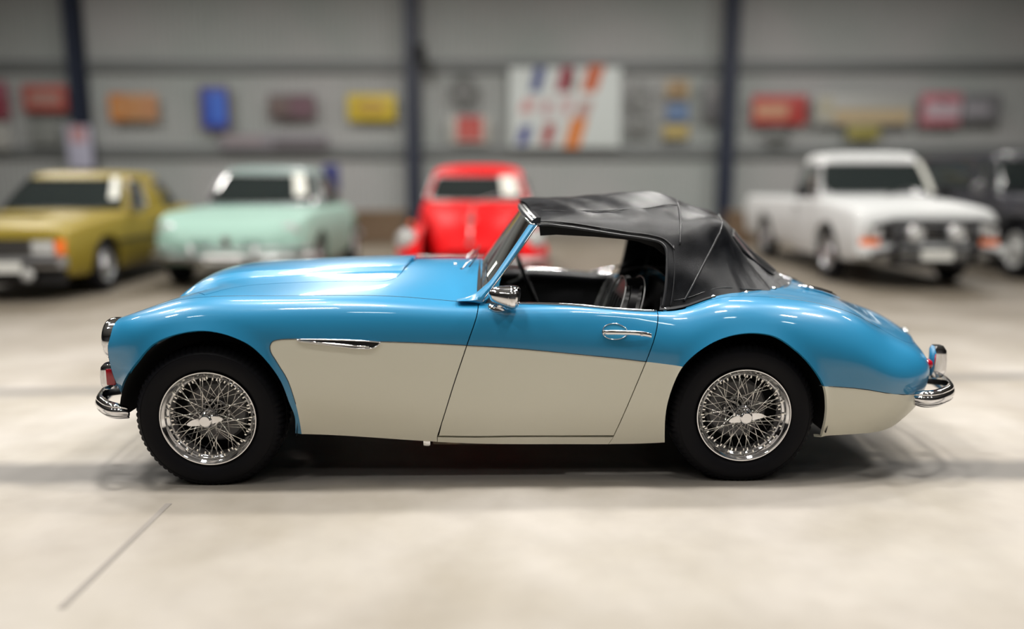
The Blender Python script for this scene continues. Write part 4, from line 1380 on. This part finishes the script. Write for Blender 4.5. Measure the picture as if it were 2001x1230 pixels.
sign('wall_shelf', 430, 262, 640, 292, (.20, .19, .21), 'long low grey shelf board on wall above mint car', 'shelf', parts=((.5, .3, 1, 1, (.12, .11, .12)), (.04, .15, .4, .6, (.26, .22, .23))))
sign('round_emblem', 880, 148, 932, 208, (.10, .105, .10), 'dark grey round emblem above the red-and-white shield', 'emblem', shape='round', parts=((.25, .25, .75, .75, (.14, .14, .14), 'disc'),))
sign('shield_sign', 880, 228, 956, 280, (.40, .38, .34), 'pale sign with a red shield below the grey emblem', shape=None, parts=((.18, 0, .82, .9, (.38, .05, .045), 'bar'), (.35, .3, .65, .7, (.44, .12, .10), 'disc')))
fl = []
for (u, v, wd_, hh_, c) in ((.24, .15, .14, .28, (.04, .06, .20)), (.24 + .24, .15, .16, .28, (.26, .03, .05)), (.56, .18, .06, .22, (.10, .08, .06)), (.73, .14, .2, .30, (.46, .10, .03)),
                            (.12, .85, .14, .22, (.03, .04, .20)), (.34, .83, .14, .24, (.30, .05, .05)), (.58, .82, .2, .34, (.55, .17, .03)),
                            (.15, .48, .16, .16, (.50, .28, .28)), (.33, .50, .08, .18, (.42, .18, .20)), (.50, .48, .14, .2, (.48, .34, .34)), (.66, .52, .16, .2, (.38, .24, .22))):
    wd_ *= 1.25; hh_ *= 1.1
    fl.append((u - wd_ / 2, v - hh_ / 2, u + wd_ / 2, v + hh_ / 2, c, 'flag'))
sign('hanging_banner', 136, 246, 176, 332, (.40, .40, .50), 'narrow pink and lavender banner hanging on the left navy column', 'banner', parts=((.18, .02, .82, .38, (.44, .25, .26)),), off=.52)
sign('large_poster', 996, 132, 1214, 288, (.52, .56, .55), 'large white poster with rows of coloured slanted flags', 'poster', parts=fl)
sign('round_emblem', 1232, 162, 1272, 222, (.16, .165, .16), 'grey round emblem just right of the white poster', 'emblem', shape='round')
sign('wall_poster', 1232, 226, 1272, 262, (.15, .155, .15), 'small grey plaque under the emblem right of the white poster', 'poster')
sign('wall_poster', 1300, 156, 1348, 192, (.33, .26, .16), 'small tan plaque with brown disc above blue plaque', 'poster', parts=((.25, .15, .75, .85, (.20, .11, .04), 'disc'),))
sign('wall_poster', 1302, 202, 1346, 238, (.10, .16, .28), 'small blue plaque between the tan and the yellow one', 'poster')
sign('wall_poster', 1296, 244, 1346, 270, (.36, .28, .10), 'small yellow plaque lowest in its column', 'poster')
sign('wall_poster', 1374, 158, 1408, 236, (.12, .12, .125), 'narrow dark plaque left of the right navy column', 'poster', parts=((.2, .1, .9, .4, (.17, .17, .17)), (0, .6, .6, .95, (.08, .08, .085))))
sign('wall_sign', 1468, 186, 1578, 244, (.36, .045, .04), 'bright red sign with cream band right of right column', parts=((.06, .32, .66, .74, (.46, .26, .16)),))
sign('wall_sign', 1590, 184, 1788, 244, (.34, .345, .33), 'long pale sign with tan stripe between two red signs', parts=((.2, .5, .96, .95, (.42, .33, .20)), (.04, .12, .18, .8, (.36, .34, .26))))
sign('wall_sign', 1654, 246, 1720, 272, (.28, .25, .07), 'small dull yellow sign under the long pale sign')
sign('wall_sign', 1796, 182, 1880, 246, (.40, .14, .17), 'pink-red sign left half joined to a dark grey sign', parts=((.12, .3, 1.0, .75, (.44, .36, .40)),))
sign('wall_sign', 1880, 184, 1958, 240, (.15, .15, .16), 'dark grey sign joined to the pink-red sign', parts=((.0, .35, .7, .7, (.30, .29, .32)),))
sign('wall_poster', 1498, 250, 1540, 284, (.12, .125, .12), 'small dark plaque under the bright red sign', 'poster')

# ------------------------------------------------------------------ cars behind
TINT = mat('tinted_glass', (.018, .024, .024), .06, coat=.6)
BLACKP = mat('black_plastic', (.012, .012, .014), .45)
PLATE = mat('number_plate', (.55, .55, .52), .5)
PAPER = mat('white_paper', (.68, .68, .62), .7)
HUBC = mat('wheel_silver', (.45, .45, .46), .3, .8)

CHROME = mat('dull_chrome', (.42, .42, .42), .28, 1.0)
LENS = mat('dull_lens', (.40, .40, .39), .3, coat=.3)
def boolean(o, cutters):
    for c in cutters:
        md = o.modifiers.new('cut', 'BOOLEAN'); md.operation = 'DIFFERENCE'; md.solver = 'EXACT'; md.object = c
    bpy.context.view_layer.update()
    dg = bpy.context.evaluated_depsgraph_get()
    me = bpy.data.meshes.new_from_object(o.evaluated_get(dg))
    o.modifiers.clear()
    old = o.data; o.data = me; me.name = o.name
    for c in cutters: bpy.data.objects.remove(c)
    return o
def shell(name, stations, m, parent, arches=(), rows=None, k=5):
    """closed car body. stations: (x, half width, z bottom, z belt, z centre top, roundness 0..1)"""
    rings = []
    for (x, w_, zl, zb, zt, rd) in stations:
        mid = lerp(zl, zb, .5)
        r = [(0, zl), (w_ * .80, zl), (w_ * .95, zl + .05), (w_ * 1.0, mid), (w_ * (.985 - .02 * rd), lerp(mid, zb, .6)), (w_ * (.95 - .05 * rd), zb - .02 * (1 - rd)), (w_ * (.84 - .06 * rd), lerp(zb, zt, .45)), (w_ * .45, lerp(zb, zt, .88)), (0, zt)]
        r = catmull(r, 3)
        rings.append([(x, q[0], q[1]) for q in r])
    rings = np.array(rings)
    L = []
    n = len(rings)
    sm = catmull([r.ravel() for r in rings], k)
    sm = [np.array(q).reshape(-1, 3) for q in sm]
    bm = bmesh.new(); RR = []
    for r in sm:
        half = [tuple(p) for p in r]
        oth = [(p[0], -p[1], p[2]) for p in half[1:-1]][::-1]
        RR.append([bm.verts.new(p) for p in half + oth])
    m_ = len(RR[0])
    for a, b in zip(RR, RR[1:]):
        for j in range(m_): bm.faces.new((a[j], a[(j + 1) % m_], b[(j + 1) % m_], b[j]))
    bm.faces.new(RR[0][::-1]); bm.faces.new(RR[-1])
    o = bm_obj(name, bm, m, parent, True, 50)
    cs = []
    for (x, z, r, wd) in arches:
        for s in (-1, 1):
            V, F = lathe_geo([(.0001, -.2), (r, -.2), (r, .2), (.0001, .2)], 28, 'y')
            bm = bmesh.new(); vs = [bm.verts.new((a + x, b + s * wd, c + z)) for a, b, c in V]
            for f in F: bm.faces.new([vs[i] for i in f])
            bmesh.ops.remove_doubles(bm, verts=bm.verts, dist=1e-3)
            c = bm_obj('cutter', bm, DARK, parent, False); cs.append(c)
    if cs: boolean(o, cs)
    return o
def cabin_fn(b, t, e=.35, dome=.06):
    """b, t: (x front, x rear, half width, z). returns f(theta, h, off)"""
    def f(th, h, off=0.0):
        c, s = math.cos(th), math.sin(th)
        ee = e
        cx = (abs(c) ** ee) * math.copysign(1, c); cy = (abs(s) ** ee) * math.copysign(1, s)
        xf, xr, wd, z = [lerp(b[i], t[i], h) for i in range(4)]
        mx, hx = (xf + xr) / 2, (xf - xr) / 2
        bulge = math.sin(math.pi * h) * .02
        return Vector((mx + (hx + off + bulge) * cx, (wd + off + bulge) * cy, z))
    return f
def cabin(f, m, parent, e, dome, tz):
    bm = bmesh.new(); n = 64; RR = []
    hs = [0, .25, .5, .75, .9, 1.0]
    for h in hs: RR.append([bm.verts.new(f(2 * math.pi * k / n, h)) for k in range(n)])
    for q, dz in ((.93, .45), (.75, .75), (.45, .95)):
        c = sum((f(2 * math.pi * k / n, 1) for k in range(n)), Vector()) / n
        RR.append([bm.verts.new(c + (f(2 * math.pi * k / n, 1) - c) * q + Vector((0, 0, dome * dz))) for k in range(n)])
    top = bm.verts.new(c + Vector((0, 0, dome)))
    for a, b in zip(RR, RR[1:]):
        for j in range(n): bm.faces.new((a[j], a[(j + 1) % n], b[(j + 1) % n], b[j]))
    for j in range(n): bm.faces.new((RR[-1][j], RR[-1][(j + 1) % n], top))
    bm.faces.new(RR[0][::-1])
    return bm_obj('cabin', bm, m, parent, True, 60)
def patch(name, f, xy0, xy1, h0, h1, m, parent, off=.012, side=None, rad=.12):
    """window: theta range (radians) at heights h0..h1"""
    n, k = 14, 6
    V = [f(lerp(xy0, xy1, i / n), lerp(h0, h1, j / k), off) for i in range(n + 1) for j in range(k + 1)]
    F = [(i * (k + 1) + j, (i + 1) * (k + 1) + j, (i + 1) * (k + 1) + j + 1, i * (k + 1) + j + 1) for i in range(n) for j in range(k)]
    o = mk(name, V, F, m, parent)
    ring = [V[i * (k + 1)] for i in range(n + 1)] + [V[n * (k + 1) + j] for j in range(1, k + 1)] + [V[i * (k + 1) + k] for i in range(n - 1, -1, -1)] + [V[j] for j in range(k - 1, 0, -1)]
    tube('window_trim', ring, .012, CHROME if side != 'black' else BLACKP, o, 5, True)
    return o
def bg_wheel(parent, x, y, z, r, capc, cover=False, sgn=1):
    wl = empty('wheel', (x, y, z), 0 if sgn < 0 else math.pi, parent)
    # outer face towards local -y
    lathe('tyre', [(r * .60, -.06), (r * .78, -.085), (r * .93, -.08), (r, -.055), (r, .055), (r * .93, .08), (r * .6, .07)], RUBBER, wl, 36, 'y')
    lathe('rim', [(r * .62, -.062), (r * .58, -.07), (r * .52, -.05), (r * .42, -.03), (r * .30, -.035), (r * .26, -.06), (r * .2, -.075), (0, -.078)], capc, wl, 32, 'y')
    return wl
def lamp(parent, name, x, y, z, r, bezel, lens, dx=.03, flat=False):
    lp = lathe(name, [(r, -.03), (r, dx * .6), (r * .93, dx), (r * .84, dx * .8)], bezel, parent, 28, 'x', (x, y, z), angle=50)
    lathe('lens', [(r * .84, dx * .8), (r * .5, dx * 1.25), (0, dx * 1.5)], lens, lp, 24, 'x')
    return lp
def place(px, py, yaw, L, name, label, cat='car'):
    """front centre of the vehicle stands over that floor pixel; facing the camera, turned by yaw"""
    p = gp(px, py)
    r = R(-90 + yaw)
    fw = Vector((math.cos(r), math.sin(r), 0))
    e = empty(name, p - fw * (L / 2), r)
    tag(e, label, cat)
    return e

# --- gold saloon, far left
GOLD = mat('gold_paint', (.24, .18, .022), .45, .1, .1, spec=.35)
L = 4.3
g = place(-6, 592, 2.6, L, 'saloon_car', 'mustard gold boxy saloon parked at far left with dark bumper')
shell('body', [(-L/2, .62, .38, .72, .76, .2), (-L/2+.06, .78, .28, .84, .88, .2), (-1.5, .85, .24, .90, .96, .2), (-.6, .86, .22, .90, .95, .2), (.7, .86, .22, .89, .95, .2), (1.4, .85, .23, .85, .92, .2), (L/2-.15, .83, .26, .80, .84, .2), (L/2-.02, .80, .34, .77, .79, .15), (L/2, .76, .40, .72, .74, .1)], GOLD, g, [(1.30, .31, .36, .84), (-1.25, .31, .36, .84)])
f = cabin_fn((.80, -1.55, .79, .88), (.20, -1.05, .60, 1.36), .30)
cabin(f, GOLD, g, .3, .06, 0)
patch('windscreen', f, R(-52), R(52), .16, .90, TINT, g, side='black')
patch('rear_window', f, R(130), R(230), .16, .90, TINT, g)
for s in (-1, 1):
    patch('side_window', f, s * R(72), s * R(89), .14, .88, TINT, g)
    patch('side_window', f, s * R(91), s * R(112), .14, .88, TINT, g)
box('grille', (L/2+.005, 0, .60), (.05, 1.02, .17), BLACKP, g, bevel=.01)
for k in range(5): box('grille_bar', (L/2+.034, 0, .54+.03*k), (.01, 1.0, .008), CHROME, g)
for s in (-1, 1):
    h = box('headlamp', (L/2-.0, s*.56, .60), (.07, .26, .17), CHROME, g, bevel=.015)
    box('lens', (L/2+.035, s*.56, .60), (.02, .23, .14), LENS, h, bevel=.008)
    h = box('indicator', (L/2-.05, s*.735, .60), (.16, .10, .16), AMBER, g, bevel=.015)
    box('door_handle', (-.1, s*.86, .76), (.14, .02, .03), CHROME, g, bevel=.005)
    mi_ = box('door_mirror', (.55, s*.90, .95), (.09, .14, .11), CHROME, g, bevel=.02)
    lamp(g, 'fog_lamp', L/2+.10, s*.42, .32, .085, BLACKP, LENS)
    box('side_trim', (0, s*.868, .58), (2.1, .012, .03), BLACKP, g)
    for x in (1.30, -1.25): bg_wheel(g, x, s*.76, .31, .31, HUBC, sgn=s)
b = box('front_bumper', (L/2+.06, 0, .44), (.13, 1.62, .13), HUBC, g, bevel=.03)
box('bumper_rubber', (L/2+.13, 0, .44), (.03, 1.5, .05), BLACKP, b)
box('rear_bumper', (-L/2-.05, 0, .46), (.12, 1.6, .12), HUBC, g, bevel=.03)
box('front_spoiler', (L/2-.02, 0, .28), (.10, 1.5, .16), BLACKP, g, bevel=.02)
box('number_plate', (L/2+.15, .18, .40), (.012, .40, .12), PLATE, g)
box('bonnet_scoop', (1.35, 0, .925), (.5, .5, .03), GOLD, g, bevel=.012)
box('wiper', (.80, .1, .93), (.02, .5, .015), BLACKP, g)

def on_windscreen(car_, f, a0, a1, h0, h1, label):
    """a sheet lying against the glass, following its curve"""
    mw = Matrix.Translation(car_.location) @ Matrix.Rotation(car_.rotation_euler.z, 4, 'Z') @ Matrix.Diagonal((*car_.scale, 1))
    V = []
    for off in (.034, .040):
        for i in range(9):
            for j in range(4): V.append(mw @ f(lerp(a0, a1, i / 8), lerp(h0, h1, j / 3), off))
    o = V[0].copy(); V = [v - o for v in V]
    F = []
    for q in (0, 36):
        for i in range(8):
            for j in range(3):
                F.append((q + i * 4 + j, q + i * 4 + 4 + j, q + i * 4 + 5 + j, q + i * 4 + j + 1))
    ring = [i * 4 for i in range(9)] + [33, 34, 35] + [i * 4 + 3 for i in range(7, -1, -1)] + [2, 1]
    for k in range(len(ring)):
        a, b = ring[k], ring[(k + 1) % len(ring)]
        F.append((a, b, b + 36, a + 36))
    sh_ = mk('information_sheet', V, F, PAPER, None, False)
    sh_.location = o
    tag(sh_, label, 'paper sign')
    return sh_
on_windscreen(g, f, R(24), R(41), .40, .98, 'white sheet on the windscreen of the gold saloon')

# --- mint coupe
MINT = mat('mint_paint', (.27, .42, .36), .45, 0, .1, spec=.35)
L = 4.1
g = place(448, 569, .9, L, 'coupe_car', 'pale mint green rounded coupe with slim roof, second car from left')
g.scale = (1.0, 1.10, 1.0)
shell('body', [(-L/2, .50, .42, .60, .62, 1), (-L/2+.1, .70, .30, .74, .78, 1), (-1.5, .84, .24, .84, .93, 1), (-.8, .87, .22, .92, .98, 1), (.6, .87, .22, .92, .97, 1), (1.2, .88, .24, .92, .90, .7), (1.65, .86, .27, .90, .84, .6), (1.92, .80, .32, .82, .76, .7), (2.03, .68, .40, .70, .66, .8), (2.06, .5, .48, .60, .58, 1)], MINT, g, [(1.28, .32, .36, .85), (-1.2, .32, .36, .85)])
f = cabin_fn((.78, -1.35, .74, .92), (.28, -.70, .56, 1.42), .42)
ROOF = mat('mint_roof', (.18, .24, .23), .45, 0, .1)
cabin(f, ROOF, g, .42, .07, 0)
patch('windscreen', f, R(-58), R(58), .14, .90, TINT, g)
patch('rear_window', f, R(124), R(236), .14, .88, TINT, g)
for s in (-1, 1):
    patch('side_window', f, s * R(72), s * R(106), .12, .86, TINT, g)
    lamp(g, 'headlamp', 1.93, s*.66, .70, .105, CHROME, LENS, .05)
    gr = lathe('nostril_grille', [(0, .02), (.10, .012), (.115, .0), (.115, -.02)], CHROME, g, 24, 'x', (2.03, s*.27, .56)); gr.scale = (1, 1.35, .75)
    for k in range(4): box('grille_bar', (2.055, s*.27, .52+.027*k), (.01, .22, .008), BLACKP, g)
    lamp(g, 'indicator', 2.0, s*.60, .52, .05, CHROME, AMBER, .03)
    for x in (1.28, -1.2): bg_wheel(g, x, s*.77, .32, .32, HUBC, sgn=s)
    box('door_handle', (-.15, s*.875, .78), (.14, .02, .03), CHROME, g, bevel=.005)
bp = catmull([(1.80, -.88, .40), (2.06, -.72, .40), (2.17, -.35, .40), (2.19, 0, .40), (2.17, .35, .40), (2.06, .72, .40), (1.80, .88, .40)], 4)
tube('front_bumper', bp, .045, CHROME, g, 8)
tube('bumper_rail', [tuple(np.array(q) + np.array((0, 0, .11))) for q in bp], .018, CHROME, g, 6)
for s in (-1, 1):
    tube('bumper_post', [(2.19, s*.34, .32), (2.20, s*.34, .56)], .022, CHROME, g, 6)
bp = catmull([(-1.85, -.84, .42), (-2.12, -.6, .42), (-2.18, 0, .42), (-2.12, .6, .42), (-1.85, .84, .42)], 4)
tube('rear_bumper', bp, .04, CHROME, g, 8)
lathe('badge', [(0, .012), (.05, .008), (.055, 0)], CHROME, g, 20, 'x', (2.075, 0, .60))
box('number_plate', (2.215, 0, .40), (.012, .38, .11), PLATE, g)
on_windscreen(g, f, R(16), R(34), .35, .92, 'white sheet on the windscreen of the mint coupe')
mint = g

# --- red beetle-shaped saloon
REDP = mat('red_paint', (.62, .002, .004), .5, 0, .0, spec=.15)
L = 4.0
g = place(918, 573, -.5, L, 'rounded_car', 'bright red rounded small car with round headlamps behind bonnet of blue car')
g.scale = (1.0, 1.12, 1.0)
shell('body', [(-2.0, .30, .40, .50, .54, 1), (-1.9, .46, .30, .72, .80, 1), (-1.3, .60, .24, .92, 1.05, 1), (-.6, .72, .22, .98, 1.05, 1), (.35, .72, .22, .98, 1.03, 1), (.8, .64, .24, .94, 1.0, 1), (1.3, .52, .28, .84, .95, 1), (1.65, .42, .34, .68, .82, 1), (1.85, .33, .40, .50, .64, 1), (1.92, .24, .44, .48, .52, 1)], REDP, g)
f = cabin_fn((.62, -1.35, .69, .98), (.18, -.62, .54, 1.42), .62)
cabin(f, REDP, g, .62, .09, 0)
patch('windscreen', f, R(-46), R(46), .12, .84, TINT, g)
patch('rear_window', f, R(148), R(212), .2, .8, TINT, g)
for s in (-1, 1):
    patch('side_window', f, s * R(62), s * R(92), .12, .82, TINT, g)
    patch('side_window', f, s * R(97), s * R(122), .12, .78, TINT, g)
    # separate domed fenders
    for (x, zc, lx) in ((1.33, .50, .56), (-1.25, .48, .55)):
        V, F = [], []
        nn, kk = 20, 14
        for i in range(nn + 1):
            a = math.pi * i / nn
            for j in range(kk + 1):
                b = math.pi * .55 * j / kk
                rx = lx * math.cos(a); rr = max(.02, math.sin(a)) ** .65
                V.append((x + rx, s * (.52 + .33 * math.sin(b) * rr), .30 + (.47 * math.cos(b) if math.cos(b) > 0 else .47 * math.cos(b) * .3) * rr))
        F = [(i * (kk + 1) + j, (i + 1) * (kk + 1) + j, (i + 1) * (kk + 1) + j + 1, i * (kk + 1) + j + 1) for i in range(nn) for j in range(kk)]
        mk('fender', V, F, REDP, g)
    lamp(g, 'headlamp', 1.76, s*.68, .62, .12, CHROME, LENS, .05)
    lamp(g, 'indicator', 1.50, s*.66, .79, .035, CHROME, AMBER, .03)
    for x in (1.33, -1.25): bg_wheel(g, x, s*.68, .32, .32, CHROME, sgn=s)
    box('running_board', (0, s*.74, .27), (2.1, .20, .04), BLACKP, g, bevel=.01)
    tube('wiper', [(.68, s*.1+.1, 1.02), (.60, s*.1+.35, 1.10)], .008, CHROME, g, 5)
lathe('badge', [(0, .014), (.055, .010), (.06, 0)], CHROME, g, 20, 'x', (1.62, 0, .84), (0, R(-50), 0))
tube('bonnet_trim', [(1.0, 0, 1.0), (1.4, 0, .94), (1.72, 0, .78), (1.88, 0, .62)], .012, CHROME, g, 6)
lathe('bonnet_handle', [(0, .02), (.03, .015), (.035, 0)], CHROME, g, 12, 'x', (1.90, 0, .58))
bp = catmull([(1.55, -.82, .38), (1.95, -.70, .38), (2.03, -.3, .38), (2.04, 0, .38), (2.03, .3, .38), (1.95, .70, .38), (1.55, .82, .38)], 4)
tube('front_bumper', bp, .04, CHROME, g, 8)
bp = [(-a, b, c) for a, b, c in bp]
tube('rear_bumper', bp, .04, CHROME, g, 8)
on_windscreen(g, f, R(16), R(38), .28, .84, 'white sheet on the windscreen of the red car')

# --- white pickup
WHITE = mat('white_paint', (.52, .53, .53), .45, 0, .1)
L = 4.8
g = place(1804, 566, -1.2, L, 'pickup_truck', 'white pickup truck with black bull bar on the right', 'truck')
shell('body', [(.05, .80, .30, 1.02, 1.04, .1), (.08, .86, .28, 1.04, 1.08, .15), (1.0, .88, .27, 1.03, 1.08, .15), (1.5, .88, .28, 1.00, 1.08, .2), (L/2-.2, .87, .32, .94, 1.02, .25), (L/2-.04, .85, .42, .88, .96, .25), (L/2, .80, .48, .82, .88, .2)], WHITE, g, [(1.45, .36, .42, .86)])
f = cabin_fn((1.02, -.15, .80, 1.04), (.60, -.10, .67, 1.62), .26)
cabin(f, WHITE, g, .26, .07, 0)
patch('windscreen', f, R(-50), R(50), .14, .84, TINT, g)
patch('rear_window', f, R(145), R(215), .2, .8, TINT, g)
for s in (-1, 1):
    patch('side_window', f, s * R(66), s * R(112), .14, .82, TINT, g)
# load bed: floor, sides, tailgate
bed = shell('bed', [(-L/2, .86, .36, 1.0, 1.0, .05), (-L/2+.03, .87, .34, 1.02, 1.02, .05), (-.02, .87, .32, 1.03, 1.03, .05), (0.0, .86, .32, 1.02, 1.02, .05)], WHITE, g, [(-1.35, .36, .42, .86)], k=3)
cut = box('cutter', (-L/4-.02, 0, .95), (L/2-.14, 1.56, .8), DARK, g, smooth=False)
boolean(bed, [cut])
box('tailgate', (-L/2-.01, 0, .70), (.04, 1.5, .50), WHITE, g, bevel=.01)
box('grille', (L/2+.005, 0, .68), (.05, 1.10, .20), BLACKP, g, bevel=.01)
for k in range(4): box('grille_bar', (L/2+.035, 0, .62+.04*k), (.01, 1.06, .010), CHROME, g)
for s in (-1, 1):
    lamp(g, 'headlamp', L/2-.01, s*.66, .70, .10, CHROME, LENS, .04)
    lamp(g, 'driving_lamp', L/2+.17, s*.24, .68, .105, CHROME, LENS, .05)
    box('indicator', (L/2+.03, s*.70, .575), (.06, .22, .085), AMBER, g, bevel=.012)
    mi_ = box('door_mirror', (.78, s*.98, 1.14), (.08, .16, .16), BLACKP, g, bevel=.02)
    tube('mirror_arm', [(.80, s*.84, 1.06), (.80, s*.92, 1.10)], .012, BLACKP, mi_, 6)
    box('door_handle', (.22, s*.885, .92), (.14, .02, .03), BLACKP, g, bevel=.005)
    for x in (1.45, -1.35): bg_wheel(g, x, s*.77, .36, .36, HUBC, sgn=s)
b = box('front_bumper', (L/2+.07, 0, .47), (.12, 1.74, .13), WHITE, g, bevel=.03)
bb = empty('bull_bar', (0, 0, 0), 0, g)
for s in (-1, 1):
    tube('bar_post', [(L/2+.18, s*.46, .36), (L/2+.22, s*.46, .60), (L/2+.20, s*.44, .86)], .042, BLACKP, bb, 10)
for z in (.83, .50):
    tube('cross_bar', [(L/2+.20, -.74, z-.06), (L/2+.21, -.50, z), (L/2+.22, .50, z), (L/2+.20, .74, z-.06)], .034, BLACKP, bb, 10)
box('skid_bar', (L/2+.15, 0, .34), (.10, 1.0, .08), BLACKP, bb, bevel=.02)
box('number_plate', (L/2+.26, 0, .44), (.012, .37, .12), PLATE, g)
on_windscreen(g, f, R(26), R(44), .15, .90, 'white sheet on the windscreen of the white pickup')
tube('wiper', [(1.06, .05, 1.10), (.92, .45, 1.20)], .009, BLACKP, g, 5)

# --- dark four-wheel drive at the right edge
DK = mat('dark_paint', (.022, .022, .030), .35, 0, .6)
L = 4.4
g = place(2192, 562, -3.0, L, 'off_road_car', 'dark boxy off-road car at the right picture edge')
shell('body', [(-L/2, .80, .40, 1.05, 1.08, .1), (-L/2+.05, .86, .36, 1.10, 1.12, .1), (.6, .88, .34, 1.10, 1.12, .1), (1.2, .86, .34, 1.06, 1.12, .1), (L/2-.1, .82, .40, 1.0, 1.06, .1), (L/2, .78, .48, .96, .98, .1)], DK, g, [(1.35, .38, .44, .85), (-1.3, .38, .44, .85)])
f = cabin_fn((.62, -2.1, .82, 1.10), (.42, -2.0, .72, 1.66), .2)
cabin(f, DK, g, .2, .05, 0)
patch('windscreen', f, R(-48), R(48), .12, .86, TINT, g, side='black')
for s in (-1, 1):
    patch('side_window', f, s * R(60), s * R(82), .12, .84, TINT, g, side='black')
    patch('side_window', f, s * R(88), s * R(115), .12, .84, TINT, g, side='black')
    lamp(g, 'headlamp', L/2-.02, s*.56, .80, .10, CHROME, LENS, .04)
    m_ = lathe('door_mirror', [(0, .02), (.09, .015), (.10, 0), (.09, -.03), (0, -.05)], HUBC, g, 20, 'x', (.62, s*1.02, 1.18))
    tube('mirror_arm', [(.62, s*.84, 1.10), (.62, s*.94, 1.16)], .012, BLACKP, m_, 6)
    box('wheel_flare', (1.35, s*.88, .84), (.95, .14, .05), BLACKP, g, bevel=.02)
    for x in (1.35, -1.3): bg_wheel(g, x, s*.80, .38, .38, LENS, sgn=s)
box('grille', (L/2+.01, 0, .76), (.04, .7, .26), BLACKP, g, bevel=.01)
box('front_bumper', (L/2+.10, 0, .50), (.14, 1.66, .16), BLACKP, g, bevel=.02)

# --- dark blue display board behind the mint coupe
p = WP(647, 347, 11.2)
e = empty('display_board', (p.x, 11.2, 0)); tag(e, 'dark blue display board standing behind the mint coupe', 'board')
NB = mat('navy_board', (.02, .025, .13), .6)
z0, z1 = WP(647, 374, 11.2).z, WP(647, 322, 11.2).z
box('panel', (0, 0, (z0 + z1) / 2), (.30, .03, z1 - z0), NB, e, bevel=.01)
tube('stand_pole', [(0, .03, .0), (0, .03, z1 - .05)], .018, GIRT, e, 8)
for a in range(3): tube('foot', [(0, .03, .04), (.28 * math.cos(2.1 * a), .03 + .28 * math.sin(2.1 * a), .01)], .012, GIRT, e, 6)
